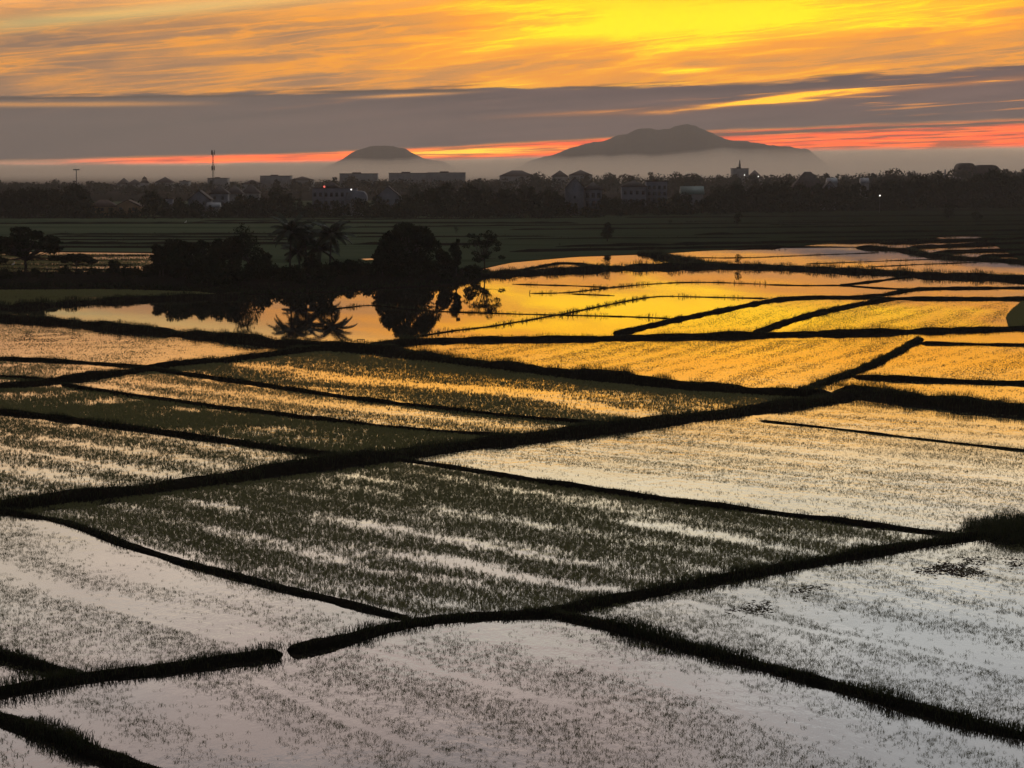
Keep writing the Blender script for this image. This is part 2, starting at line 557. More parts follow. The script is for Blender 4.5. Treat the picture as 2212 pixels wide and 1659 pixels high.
for q in ([(1480, 478.4), (1570, 477.2), (1572, 478.4), (1482, 479.4)], [(1680, 477.4), (1865, 474.4), (1866, 475.8), (1682, 478.8)], [(1655, 484.6), (1790, 483.8), (1785, 486.0), (1670, 486.2)],
          [(1802, 486.0), (1892, 485.0), (1890, 486.6), (1800, 487.4)], [(1990, 480.4), (2040, 479.8), (2040, 481.0), (1990, 481.6)], [(-40, 466.4), (24, 466.0), (24, 467.8), (-40, 468.0)],
          [(780, 560), (850, 557), (846, 560), (790, 563)], [(1480, 530), (1510, 528.6), (1508, 530.2), (1482, 531.4)]):
    poly('puddle', q, 0.09, M['pond'])


# ------------------------------------------------------------------ bunds
def resample(P, ds):
    """Catmull-Rom through ground points, even spacing."""
    P = np.asarray(P, float)
    Q = np.vstack([2 * P[0] - P[1], P, 2 * P[-1] - P[-2]])
    out = []
    for i in range(1, len(Q) - 2):
        t = np.linspace(0, 1, 24, endpoint=False)[:, None]
        a, b_, c, d = Q[i - 1], Q[i], Q[i + 1], Q[i + 2]
        out.append(0.5 * (2 * b_ + (c - a) * t + (2 * a - 5 * b_ + 4 * c - d) * t ** 2 + (3 * b_ - a - 3 * c + d) * t ** 3))
    out = np.vstack(out + [Q[-2][None]])
    s = np.concatenate(([0], np.cumsum(np.linalg.norm(np.diff(out, axis=0), axis=1))))
    n = max(4, int(s[-1] / ds))
    k = np.linspace(0, s[-1], n)
    return np.column_stack([np.interp(k, s, out[:, 0]), np.interp(k, s, out[:, 1])]), s[-1]


def blades(base, h, w, lean, rng, bend=True):
    """Grass blades: one bent leaf per base point (three triangles)."""
    n = len(base)
    a = rng.rand(n) * 2 * math.pi
    d = np.column_stack([np.cos(a), np.sin(a), np.zeros(n)])
    q = rng.rand(n) * 2 * math.pi
    s = np.column_stack([np.cos(q), np.sin(q), np.zeros(n)])
    h = np.broadcast_to(h, (n,))[:, None]; w = np.broadcast_to(w, (n,))[:, None]; lean = np.broadcast_to(lean, (n,))[:, None]
    up_ = np.array((0, 0, 1.0))
    mid = base + up_ * h * 0.62 + d * h * lean * 0.35
    tip = base + up_ * h * (1.0 - 0.45 * np.minimum(lean, 1.2)) + d * h * lean
    V_ = np.stack([base - s * w * 0.5, base + s * w * 0.5, mid - s * w * 0.42, mid + s * w * 0.42, tip], axis=1).reshape(-1, 3)
    k = np.arange(n)[:, None] * 5
    return V_, [np.hstack([k, k + 1, k + 3, k + 2]), np.hstack([k + 2, k + 3, k + 4])]


BUNDS = {}


def bund(name, pts, w, h, label, grass=14, gh=0.22, cat='bund', group=None, ds=None, seed=0, rag=1.0, m='soil', gw=0.022):
    rng = np.random.RandomState(seed + len(pts) * 7 + int(abs(pts[0][0])) % 97)
    pts = [tuple(map(float, q)) for q in pts]
    for e, nxt in ((0, 1), (-1, -2)):                      # run on past the frame
        x, y = pts[e]
        if x <= 0 or x >= 2212 or y > 1660:
            vx, vy = x - pts[nxt][0], y - pts[nxt][1]
            k = 240.0 / max(1.0, abs(vx))
            e_pt = (x + vx * k, max(470, y + vy * k))
            pts = [e_pt] + pts if e == 0 else pts + [e_pt]
    P = GA(pts)
    ymean = P[:, 1].mean()
    ds = ds or max(0.35, ymean / 330.0)
    C, L = resample(P, ds)
    n = len(C)
    T = np.gradient(C, axis=0)
    T /= np.linalg.norm(T, axis=1)[:, None]
    N = np.column_stack([-T[:, 1], T[:, 0]])
    C = C + N * ((fbm(C[:, 0] * 0.22 + seed, C[:, 1] * 0.22) - 0.5) * w * 0.55 * rag)[:, None]
    off = np.array([-0.62, -0.5, -0.36, -0.18, 0.0, 0.18, 0.36, 0.5, 0.62])
    prof = np.array([-0.3, 0.12, 0.68, 0.95, 1.0, 0.95, 0.68, 0.12, -0.3])
    k = np.arange(n)[:, None]
    wv = w * (0.55 + 0.9 * fbm(C[:, 0] * 0.35 + 40, C[:, 1] * 0.35 + seed))[:, None]
    hv = h * (0.35 + 1.3 * fbm(C[:, 0] * 0.3 + 9, C[:, 1] * 0.3 + seed * 3))[:, None]
    endt = np.clip(np.minimum(np.arange(n), np.arange(n)[::-1]) * ds / (w * 0.5) + 0.15, 0, 1)[:, None]
    jo = (rng.rand(n, 9) - 0.5) * 0.10 * w * rag
    jz = (rng.rand(n, 9) - 0.5) * 0.32 * h * rag
    XY = C[:, None, :] + N[:, None, :] * (off[None, :] * wv * endt + jo)[:, :, None]
    Z = prof[None, :] * hv * endt + jz
    Z[:, (0, 8)] = -0.34
    Vv = np.concatenate([XY, Z[:, :, None]], axis=2).reshape(-1, 3)
    i = np.arange(n - 1)[:, None] * 9 + np.arange(8)[None, :]
    fs = np.stack([i, i + 1, i + 10, i + 9], axis=-1).reshape(-1, 4)
    cap = [np.array([list(range(9))[::-1]]), ]
    cap.append(np.array([[(n - 1) * 9 + q for q in range(9)]]))
    o = obj(name, Vv, [fs, np.vstack(cap)], M[m], smooth=True)
    tag(o, label, cat, group)
    if grass:
        cnt = int(L * grass)
        t = rng.rand(cnt) * (n - 1)
        i0 = t.astype(int); fr = (t - i0)[:, None]
        c = C[i0] * (1 - fr) + C[np.minimum(i0 + 1, n - 1)] * fr
        u = np.clip(rng.normal(0, 0.30, cnt), -0.56, 0.56)
        ww = wv[i0, 0]; hh = hv[i0, 0]
        z = np.interp(u, off, prof) * hh
        base = np.column_stack([c + N[i0] * (u * ww)[:, None], np.maximum(z - 0.03, -0.05)])
        tuft = fbm(base[:, 0] * 0.55 + seed, base[:, 1] * 0.55, 3)
        hgt = gh * (0.35 + 1.7 * np.clip((tuft - 0.3) * 2.0, 0, 1)) * (0.6 + 0.8 * rng.rand(cnt))
        bv, bf = blades(base, hgt, gw * (0.7 + 0.6 * rng.rand(cnt)), 0.25 + 0.6 * rng.rand(cnt), rng)
        g = obj('grass', bv, bf, M['grass'], o)
        g['kind'] = 'stuff'
    return o


NB = 'foreground bunds between flooded paddies'
bund('earth_bund', [(0, 1498), (170, 1468), (330, 1450), (480, 1432), (570, 1420), (612, 1414)], 0.85, 0.20,
     'short grassy earth bund in the lower left, ending at a narrow breach', 150, 0.24, group=NB, seed=1)
bund('earth_bund', [(628, 1412), (720, 1390), (870, 1350), (1000, 1335), (1180, 1324), (1350, 1292), (1550, 1254), (1800, 1210), (1950, 1184), (2090, 1162), (2212, 1148)], 0.95, 0.21,
     'long dark earth bund running from the narrow breach up to the grassy mound', 140, 0.22, group=NB, seed=2)
bund('earth_bund', [(0, 1103), (140, 1130), (280, 1178), (420, 1222), (600, 1268), (760, 1308), (885, 1338)], 0.6, 0.14,
     'bare muddy bund along the lower left edge of the dense green paddy', 70, 0.15, group=NB, seed=3)
bund('earth_bund', [(1190, 1326), (1300, 1350), (1450, 1390), (1650, 1440), (1850, 1495), (2050, 1550), (2212, 1590)], 0.75, 0.17,
     'shaggy grassy bund slanting down to the lower right corner', 190, 0.28, group=NB, seed=4)
bund('earth_bund', [(0, 1417), (80, 1440), (170, 1466)], 0.75, 0.2, 'short stub of bund at left edge meeting the bund with the breach', 150, 0.26, group=NB, seed=5)
bund('earth_bund', [(0, 1553), (100, 1590), (200, 1628), (330, 1675)], 0.75, 0.2, 'grassy bund cutting the lower left corner', 190, 0.28, group=NB, seed=6)

MBG = 'bunds between the middle paddies'
bund('earth_bund', [(0, 1098), (150, 1078), (330, 1058), (520, 1032), (690, 1006), (860, 984), (1000, 964), (1200, 940), (1400, 915), (1600, 890), (1760, 868), (1840, 856)], 2.5, 0.40,
     'broad main bund with a path on top, crossing the picture diagonally', 150, 0.26, group=MBG, seed=7, rag=0.6)
bund('earth_bund', [(1800, 848), (1880, 852), (2000, 868), (2110, 880), (2212, 890)], 2.8, 0.5,
     'thick overgrown bund continuing the main bund to the right edge', 150, 0.4, group=MBG, seed=8)
bund('earth_bund', [(858, 992), (1000, 1013), (1150, 1038), (1400, 1075), (1700, 1112), (1950, 1143), (2085, 1160)], 0.65, 0.17,
     'thin straight bund along the upper right edge of the dense green paddy', 60, 0.16, group=MBG, seed=9, rag=0.6)
bund('earth_bund', [(0, 890), (200, 914), (430, 945), (640, 975), (800, 996)], 0.8, 0.22,
     'lowest of the three parallel bunds on the left, meeting the main bund', 80, 0.2, group=MBG, seed=10)
bund('earth_bund', [(130, 832), (350, 865), (640, 900), (900, 930), (1120, 945)], 0.75, 0.19,
     'middle of the three parallel bunds on the left', 70, 0.18, group=MBG, seed=11)
bund('earth_bund', [(325, 798), (500, 822), (800, 865), (1100, 900), (1315, 918)], 0.75, 0.19,
     'uppermost of the three parallel bunds on the left', 70, 0.18, group=MBG, seed=12)
bund('earth_bund', [(0, 838), (150, 820), (330, 797), (480, 780), (620, 762), (715, 750)], 1.1, 0.36,
     'bund joining the heads of the three parallel bunds on the left', 80, 0.22, group=MBG, seed=13)
bund('earth_bund', [(0, 775), (150, 782), (330, 795)], 0.8, 0.2, 'short thin bund at left edge under the pale gold paddy', 70, 0.2, group=MBG, seed=14)
bund('earth_bund', [(0, 814), (60, 818), (135, 824)], 0.7, 0.22, 'very short bund splitting the small paddies at left edge', 60, 0.16, group=MBG, seed=15)
bund('earth_bund', [(0, 688), (150, 700), (300, 715), (450, 728), (600, 744), (720, 752), (800, 756), (880, 766), (1000, 785), (1250, 813), (1500, 838), (1700, 852), (1810, 856)], 2.4, 0.56,
     'long thick bund along the near shore of the pond and down past the golden paddy', 110, 0.34, group=MBG, seed=16, rag=0.7)
bund('earth_bund', [(800, 752), (880, 741), (1000, 736), (1300, 732), (1640, 725), (1900, 719), (2212, 711)], 2.0, 0.42,
     'straight dark bund between the mirror-like pond and the golden paddy', 60, 0.3, group=MBG, seed=17, rag=0.6)
bund('earth_bund', [(1985, 733), (1940, 760), (1880, 790), (1800, 820), (1730, 845)], 1.0, 0.26,
     'short bund closing the right end of the golden paddy', 70, 0.26, group=MBG, seed=18)
bund('earth_bund', [(1985, 742), (2100, 744), (2212, 746)], 0.5, 0.2, 'thin bund at right edge just below the straight pond bund', 30, 0.14, group=MBG, seed=19, rag=0.5)
bund('earth_bund', [(1840, 814), (1950, 820), (2100, 826), (2212, 829)], 0.8, 0.24, 'dark bund at right edge just above the thick overgrown bund', 60, 0.2, group=MBG, seed=20)
bund('earth_bund', [(1640, 909), (1800, 926), (2000, 950), (2212, 974)], 0.4, 0.10, 'thin bund dividing the silvery paddy on the right', 20, 0.1, group=MBG, seed=21, rag=0.6)

PBG = 'low bunds in and around the pond'
bund('earth_bund', [(1330, 722), (1450, 694), (1600, 663), (1680, 648), (1760, 643), (1870, 642), (1970, 627), (2015, 624), (2212, 622)], 1.0, 0.30,
     'dark bund bending up from the straight pond bund to the right edge', 25, 0.2, group=PBG, seed=22, rag=0.6)
bund('earth_bund', [(1632, 720), (1700, 696), (1770, 676), (1870, 655), (1930, 646), (2050, 646), (2212, 646)], 1.0, 0.34,
     'curved dark bund between the two golden seedling beds at right', 25, 0.2, group=PBG, seed=23, rag=0.6)
bund('earth_bund', [(1650, 615), (1740, 617), (1815, 617), (1890, 622), (1975, 626)], 0.6, 0.16, 'faint hair-thin bund in the orange water at right', 10, 0.12, group=PBG, seed=24, rag=0.5)
bund('earth_bund', [(1812, 617), (1890, 608), (1962, 598)], 0.7, 0.2, 'thin bund slanting up to the thick far bund', 10, 0.14, group=PBG, seed=25, rag=0.5)
bund('earth_bund', [(1030, 598), (1100, 592), (1281, 583), (1418, 578), (1581, 577), (1700, 580), (1800, 585), (1930, 591), (2020, 597), (2110, 599), (2212, 604)], 3.0, 0.62,
     'thick weedy bund along the far shore of the orange water', 50, 0.55, group=PBG, seed=26, gw=0.05)
bund('earth_bund', [(1385, 548), (1430, 554), (1468, 563), (1520, 570), (1570, 575)], 3.0, 0.6, 'short weedy bund linking the far bank and the thick weedy bund', 40, 0.5, group=PBG, seed=27, gw=0.05)
bund('earth_bund', [(1040, 590), (1120, 585), (1210, 569), (1290, 575), (1345, 580)], 0.8, 0.25, 'thin bund across the small far left tip of orange water', 20, 0.2, group=PBG, seed=28)
bund('earth_bund', [(1850, 535), (1960, 542), (2010, 552), (2090, 560), (2150, 562), (2212, 567)], 3.0, 0.5, 'dark bund along the upper right rim of orange water', 30, 0.4, group=PBG, seed=29, gw=0.05)
bund('earth_bund', [(0, 668), (125, 659), (250, 651), (400, 644), (520, 642)], 2.0, 0.5, 'dark bund at left between the wet green field and the pond', 60, 0.4, group=PBG, seed=30, gw=0.05)


def weeds(pts, label, seed, dens=9, gh=0.35):
    """A drowned bund: broken crumbs of soil with weed tufts."""
    bund('drowned_bund', pts, 0.55, 0.09, label, dens, gh, 'bund', 'weedy drowned bunds in the pond', seed=seed, rag=1.6, gw=0.05)


weeds([(1106, 614), (1180, 616), (1250, 618), (1313, 621)], 'upper left broken row of weeds in the orange water', 41, 8)
weeds([(1143, 634), (1230, 632), (1313, 622), (1418, 613), (1521, 610), (1655, 614)], 'longest drowned bund in the orange water, weedy in its middle', 42, 12)
weeds([(1231, 635), (1280, 637), (1328, 639)], 'shortest broken row of weeds in the orange water', 43, 9)
weeds([(863, 735), (943, 720), (1030, 709), (1106, 698), (1218, 678), (1331, 655), (1418, 641), (1520, 642), (1660, 645)], 'drowned bund slanting up from the pond shore past the round tree reflection', 44, 12)
weeds([(718, 668), (803, 660), (880, 668), (950, 673), (1106, 678), (1218, 681), (1340, 684), (1451, 688)], 'level row of weeds crossing the round tree reflection', 45, 11)
weeds([(1744, 570), (1860, 566), (1960, 562), (2054, 559)], 'upper weed row in the far right orange water', 46, 8)
weeds([(1871, 577), (1954, 573), (1996, 571), (2116, 567)], 'lower weed row in the far right orange water', 47, 8)
weeds([(1470, 556), (1600, 557), (1760, 551), (1900, 546)], 'faint weed row nearest the far bank of orange water', 48, 5, 0.25)

FB = 'dark bunds striping the far fields'
rng = random.Random(3)
farb = [(0, 466, 2212, 455), (0, 472, 900, 470), (430, 478, 1300, 470), (0, 484, 1250, 483), (750, 492, 2212, 478), (100, 507, 900, 505), (100, 512, 650, 513),
        (60, 519, 680, 519), (120, 527, 650, 527), (60, 535, 560, 536), (750, 513, 1200, 511), (760, 528, 1060, 530), (1080, 517, 1660, 514),
        (1100, 497, 2212, 486), (1200, 534, 2050, 519), (1100, 545, 1700, 533), (1350, 471, 2212, 466), (1500, 508, 2212, 499), (1700, 514, 2212, 507)]
for i, (x0, y0, x1, y1) in enumerate(farb):
    mid_ = ((x0 + x1) / 2, (y0 + y1) / 2 + rng.uniform(-0.8, 0.8))
    bund('earth_bund', [(x0, y0), mid_, (x1, y1)], 3.0, 0.3 + 0.25 * rng.random(), 'dark straight bund striping the dim green fields beyond the pond', 2.0, 0.3, group=FB, ds=4.0, seed=60 + i, gw=0.14)
RB = 'bunds in the grey flooded fields at right edge'
for i, (x0, y0, x1, y1) in enumerate([(1900, 527, 2212, 517), (1960, 536, 2212, 527), (2010, 547, 2212, 541), (2110, 556, 2212, 552)]):
    bund('earth_bund', [(x0, y0), ((x0 + x1) / 2, (y0 + y1) / 2 - 1), (x1, y1)], 2.0, 0.5, 'thin dark bund across the grey flooded field at far right', 8, 0.4, group=RB, ds=3.0, seed=90 + i, gw=0.08)
LB = 'bunds in the pale flooded strip behind the island'
for i, (x0, y0, x1, y1) in enumerate([(0, 553, 330, 552), (0, 562, 330, 561), (0, 572, 310, 573), (0, 580, 260, 583)]):
    bund('earth_bund', [(x0, y0), ((x0 + x1) / 2, (y0 + y1) / 2 + 1), (x1, y1)], 1.6, 0.16, 'low dark bund in the pale flooded strip at left behind the flat-topped tree', 8, 0.4, group=LB, ds=2.5, seed=100 + i, gw=0.08)

# grassy mound at right edge where the bunds meet
rs = np.random.RandomState(8)
c0 = G(2262, 1152)
uu, vv = np.meshgrid(np.linspace(0, 1, 16), np.linspace(0, 2 * math.pi, 40, endpoint=False), indexing='ij')
rx, ry = 4.4, 4.2
ex = uu * (1 + 0.25 * (fbm(np.cos(vv) * 2 + 5, np.sin(vv) * 2 + 5) - 0.5))
X = c0[0] + rx * ex * np.cos(vv); Y = c0[1] + ry * ex * np.sin(vv)
Z = 0.85 * (1 - uu) ** 1.2 * (0.7 + 0.6 * fbm(X * 0.8, Y * 0.8)) - 0.06
i, j = np.meshgrid(np.arange(15), np.arange(40), indexing='ij')
fs = np.stack([i * 40 + j, (i + 1) * 40 + j, (i + 1) * 40 + (j + 1) % 40, i * 40 + (j + 1) % 40], -1).reshape(-1, 4)
mound = obj('grassy_mound', np.stack([X, Y, Z], -1).reshape(-1, 3), fs, M['soil'], smooth=True)
tag(mound, 'overgrown grassy mound at right edge where the bunds meet', 'mound')
n = 7500
r, t = np.sqrt(rs.rand(n)), rs.rand(n) * 2 * math.pi
bx_, by_ = c0[0] + rx * r * np.cos(t), c0[1] + ry * r * np.sin(t)
bv, bf = blades(np.column_stack([bx_, by_, 0.85 * (1 - r) ** 1.2 - 0.06]), (0.12 + 0.75 * np.clip((fbm(bx_ * 1.1, by_ * 1.1, 3) - 0.3) * 2, 0, 1)) * (0.5 + 0.8 * rs.rand(n)), 0.022, 0.3 + 0.5 * rs.rand(n), rs)
obj('grass', bv, bf, M['grass'], mound)['kind'] = 'stuff'


# ------------------------------------------------------------------ rice seedlings
def inpoly(P, poly_):
    x, y = P[:, 0], P[:, 1]
    ins = np.zeros(len(P), bool)
    j = len(poly_) - 1
    for i in range(len(poly_)):
        xi, yi = poly_[i]; xj, yj = poly_[j]
        c = ((yi > y) != (yj > y)) & (x < (xj - xi) * (y - yi) / (yj - yi + 1e-12) + xi)
        ins ^= c
        j = i
    return ins


def segdist(P, A):
    d = np.full(len(P), 1e9)
    for a, b_ in zip(A[:-1], A[1:]):
        ab = b_ - a
        t = np.clip(((P - a) @ ab) / (ab @ ab), 0, 1)
        d = np.minimum(d, np.linalg.norm(P - (a + t[:, None] * ab), axis=1))
    return d


TRAM = [[(-60, 1200), (0, 1225), (150, 1285), (350, 1345), (570, 1400)], [(560, 1470), (750, 1555), (1020, 1660)], [(760, 1395), (950, 1450), (1250, 1530)],
        [(1480, 1298), (1700, 1352), (1950, 1400), (2300, 1475)], [(1820, 1262), (2000, 1300), (2300, 1355)], [(-60, 955), (0, 965), (200, 1000), (420, 1040)],
        [(1240, 975), (1500, 1003), (1800, 1040)], [(1980, 1205), (2300, 1262)]]
TRAM = [GA(t) for t in TRAM]


def rice(pts, dens, label, cover=0.5, soft=0.16, hgt=0.2, w=0.016, scale=0.16, seed=0, nb=3, streak=(1.0, 1.0), lean=(0.3, 1.1), edge=0.6, tram=0.30, rows=None, spread=0.03):
    rs = np.random.RandomState(seed)
    poly_ = GA(pts)
    lo, hi = poly_.min(0), poly_.max(0)
    area = (hi - lo).prod()
    n = int(area * dens)
    P = lo + rs.rand(n, 2) * (hi - lo)
    P = P[inpoly(P, poly_)]
    R_ = P
    if rows:
        a_, b_ = G(*rows[0]), G(*rows[1])
        u_ = (b_ - a_) / np.linalg.norm(b_ - a_)
        R_ = np.column_stack([P @ u_ * 0.22, P @ np.array((-u_[1], u_[0]))])
        streak = (1.0, 1.0)
    q = fbm(R_[:, 0] * scale * streak[0] + seed, R_[:, 1] * scale * streak[1] + seed * 2.7, 5)
    q = 0.72 * q + 0.28 * fbm(P[:, 0] * 1.4, P[:, 1] * 1.4 + seed, 2)
    if rows:                                            # drills: bands across the direction p0 -> p1
        a_, b_ = G(*rows[0]), G(*rows[1])
        nrm = np.array((-(b_ - a_)[1], (b_ - a_)[0])) / np.linalg.norm(b_ - a_)
        ph = P @ nrm / rows[2] + 1.2 * (fbm(P[:, 0] * 0.05, P[:, 1] * 0.05) - 0.5)
        q = q + 0.10 * np.cos(6.283 * ph)
    keep = rs.rand(len(P)) < np.clip((q - np.quantile(q, 1 - cover)) / soft + 0.5, 0.04, 1)
    de = segdist(P, np.vstack([poly_, poly_[:1]]))
    keep &= rs.rand(len(P)) < np.clip(de / edge, 0.02, 1)
    for t in TRAM:
        keep &= segdist(P, t) > tram * (0.7 + 0.6 * rs.rand(len(P)))
    P = P[keep]
    P = np.repeat(P, nb, axis=0) + rs.normal(0, spread, (len(P) * nb, 2))
    m_ = len(P)
    bv, bf = blades(np.column_stack([P, np.full(m_, -0.01)]), hgt * (0.4 + 0.75 * rs.rand(m_)), w * (0.7 + 0.6 * rs.rand(m_)), lean[0] + (lean[1] - lean[0]) * rs.rand(m_), rs)
    o = obj('rice_seedlings', bv, bf, M['rice'])
    return tag(o, label, 'rice', kind='stuff')


rice([(180, 1478), (630, 1422), (880, 1362), (1180, 1336), (1450, 1400), (2050, 1560), (2440, 1660), (2440, 1800), (400, 1800), (330, 1670), (0, 1545), (-200, 1470), (0, 1508)], 40,
     'sparse rice seedlings in the nearest pinkish paddy', 0.50, 0.26, 0.105, 0.0115, seed=1, nb=5, spread=0.055, lean=(0.8, 2.3), edge=1.8, rows=((560, 1470), (1020, 1660), 5.0))
rice([(1220, 1324), (1550, 1260), (1950, 1196), (2440, 1150), (2440, 1635), (2050, 1540), (1650, 1432)], 40,
     'wind-bent rice seedlings in the silvery paddy at lower right', 0.60, 0.28, 0.11, 0.0118, seed=2, nb=5, spread=0.055, lean=(0.8, 2.3), rows=((1480, 1298), (1700, 1352), 5.0))
rice([(-200, 1090), (0, 1112), (280, 1188), (600, 1278), (850, 1338), (620, 1405), (170, 1460), (0, 1408), (-200, 1350)], 40,
     'rice seedlings in the pale paddy at lower left with a bare wheel line', 0.55, 0.28, 0.105, 0.0118, seed=3, nb=5, spread=0.055, lean=(0.8, 2.2), rows=((0, 1225), (350, 1345), 5.0))
rice([(-200, 1365), (0, 1424), (140, 1466), (0, 1490), (-200, 1520)], 34, 'rice seedlings in the tiny paddy corner above the breached bund', 0.5, 0.3, 0.12, 0.015, seed=4, lean=(0.8, 2.2))
rice([(-200, 1510), (0, 1565), (200, 1640), (300, 1800), (-200, 1800)], 34, 'rice seedlings in the lower left corner of the view', 0.5, 0.3, 0.12, 0.015, seed=5, lean=(0.8, 2.2))
rice([(20, 1102), (330, 1066), (860, 998), (1000, 1018), (1400, 1080), (1950, 1148), (2050, 1164), (1550, 1248), (1180, 1318), (900, 1330), (600, 1262), (280, 1172)], 95,
     'dense dark green rice in the large middle paddy with open streaks', 0.76, 0.30, 0.17, 0.016, seed=6, nb=4, lean=(0.4, 1.5), scale=0.42, rows=((1000, 1040), (1700, 1150), 3.6))
rice([(900, 988), (1200, 952), (1630, 902), (1850, 870), (2110, 892), (2440, 915), (2440, 1190), (2090, 1154), (1700, 1106), (1150, 1032)], 52,
     'fine sparse rice in the broad silvery gold paddy on the right', 0.44, 0.34, 0.11, 0.012, seed=7, scale=0.12, streak=(0.6, 0.8), lean=(0.7, 2.0), rows=((1240, 975), (1500, 1003), 4.2))
rice([(-200, 875), (0, 898), (430, 952), (780, 998), (520, 1028), (330, 1054), (0, 1094), (-200, 1110)], 52,
     'olive rice in the left paddy just above the main bund', 0.64, 0.28, 0.16, 0.019, seed=8, nb=4, lean=(0.4, 1.4), rows=((100, 915), (640, 985), 5.0))
rice([(-200, 862), (0, 841), (130, 836), (640, 906), (1110, 949), (860, 982), (800, 990), (430, 938), (0, 886)], 66,
     'densest dark olive rice between the lower two parallel bunds', 0.78, 0.25, 0.22, 0.021, seed=9, nb=4, lean=(0.3, 1.0))
rice([(150, 829), (330, 802), (800, 869), (1300, 918), (1130, 943), (900, 926), (640, 896), (350, 860)], 46,
     'gold-lit rice between the upper two parallel bunds', 0.54, 0.28, 0.15, 0.020, seed=10, nb=3, lean=(0.4, 1.4), rows=((350, 830), (900, 900), 6.0))
rice([(345, 795), (480, 783), (700, 758), (870, 770), (1250, 820), (1500, 845), (1740, 858), (1600, 886), (1325, 915), (1100, 896), (800, 860), (500, 818)], 52,
     'brownish gold rice in the paddy below the thick shore bund', 0.60, 0.28, 0.17, 0.021, seed=11, nb=4, lean=(0.4, 1.3), rows=((600, 800), (1200, 870), 8.0))
rice([(-200, 690), (0, 698), (300, 724), (600, 752), (640, 757), (480, 776), (340, 791), (0, 771), (-200, 765)], 16,
     'thin rice in the pale gold paddy at left below the pond', 0.36, 0.3, 0.12, 0.022, seed=12, lean=(0.6, 1.8))
rice([(-200, 782), (0, 780), (325, 799), (150, 817), (0, 833), (-200, 855)], 40, 'rice in the two small paddies at left edge', 0.56, 0.28, 0.17, 0.02, seed=13, lean=(0.4, 1.3))
rice([(910, 752), (1300, 740), (1640, 735), (1970, 730), (1880, 785), (1720, 840), (1500, 832), (1250, 808), (1000, 780)], 24,
     'thin sprouting rice in the bright golden paddy', 0.38, 0.3, 0.09, 0.020, seed=14, streak=(0.35, 1.0), scale=0.2, lean=(0.6, 1.8), rows=((1250, 800), (1450, 750), 3.2))
rice([(1995, 742), (2440, 750), (2440, 830), (2100, 824), (1855, 812)], 14, 'thin rice in the gold paddy at right edge', 0.38, 0.3, 0.10, 0.020, seed=15, lean=(0.6, 1.8), rows=((1950, 800), (2100, 755), 3.0))
rice([(1800, 846), (1850, 820), (2440, 838), (2440, 905), (2212, 884), (1900, 850)], 16, 'thin rice in the narrow paddy above the overgrown bund', 0.38, 0.3, 0.10, 0.020, seed=16, lean=(0.6, 1.8))
rice([(1390, 719), (1600, 668), (1720, 648), (1880, 646), (1800, 668), (1640, 714)], 10, 'streaky rice sprouts in the left golden seedling bed', 0.36, 0.3, 0.08, 0.024, seed=17, streak=(0.4, 1.0), lean=(0.6, 1.8), rows=((1500, 710), (1640, 680), 4.0))
rice([(1690, 716), (1780, 680), (1930, 650), (2190, 650), (2165, 706)], 14, 'streaky rice sprouts in the right golden seedling bed', 0.44, 0.3, 0.09, 0.024, seed=18, streak=(0.4, 1.0), lean=(0.6, 1.8), rows=((1850, 700), (2000, 665), 4.5))
rice([(2178, 706), (2172, 684), (2186, 668), (2206, 652), (2440, 652), (2440, 706)], 90, 'thick dark green nursery bed of rice at right edge', 1.0, 0.2, 0.26, 0.05, seed=19, nb=3, edge=0.4, lean=(0.2, 0.7))
rice([(-300, 624), (0, 628), (250, 626), (430, 632), (480, 638), (400, 642), (250, 649), (0, 665), (-300, 680)], 44,
     'dark wet green rice field at left in front of the island', 0.72, 0.2, 0.3, 0.045, seed=20, nb=3, streak=(0.4, 1.0), scale=0.08)

rice([(-300, 548), (330, 549), (340, 562), (290, 590), (-300, 596)], 7, 'patchy rice in the pale flooded strip behind the island', 0.55, 0.25, 0.2, 0.12, seed=21, nb=2, streak=(0.3, 1.0), scale=0.06)

# mud patches: scattered wet clods that break the surface
for pts, lb, sd in (([(1530, 1325), (1640, 1292), (1740, 1262), (1800, 1256), (1790, 1284), (1680, 1322), (1590, 1342)], 'brown mud patch showing through the silvery paddy, left one', 1),
                    ([(1960, 1228), (2060, 1200), (2190, 1202), (2230, 1222), (2120, 1252), (2000, 1256)], 'larger brown mud patch near the grassy mound', 2),
                    ([(10, 742), (50, 714), (120, 712), (190, 722), (210, 736), (110, 746)], 'dull mud patch in the pale gold paddy at left', 3)):
    P = GA(pts)
    lo, hi = P.min(0), P.max(0)
    Q = lo + np.random.RandomState(sd).rand(9000, 2) * (hi - lo)
    d = segdist(Q, np.vstack([P, P[:1]]))
    q = fbm(Q[:, 0] * 0.9 + sd * 9, Q[:, 1] * 0.45, 4)
    rs = np.random.RandomState(sd + 40)
    Q = Q[inpoly(Q, P) & (rs.rand(len(Q)) < np.clip((q - 0.44) * 4.0, 0, 0.7) * np.clip(d / 0.9, 0, 1))]
    n = len(Q)
    r = (0.03 + 0.09 * rs.rand(n) ** 2)[:, None] * (1.0 + 0.5 * rs.rand(n, 5))
    a_ = np.arange(5)[None, :] * 1.2566 + rs.rand(n, 1) * 6.28
    ring = np.stack([Q[:, :1] + r * np.cos(a_) * 1.5, Q[:, 1:] + r * np.sin(a_), np.full((n, 5), -0.02)], -1)
    tip = np.column_stack([Q, 0.008 + 0.022 * rs.rand(n)])[:, None, :]
    k = np.arange(n)[:, None] * 6
    fs = np.vstack([np.hstack([k + j, k + (j + 1) % 5, k + 5]) for j in range(5)])
    tag(obj('mud_patch', np.concatenate([ring, tip], 1).reshape(-1, 3), fs, M['mud']), lb, 'mud', kind='structure')


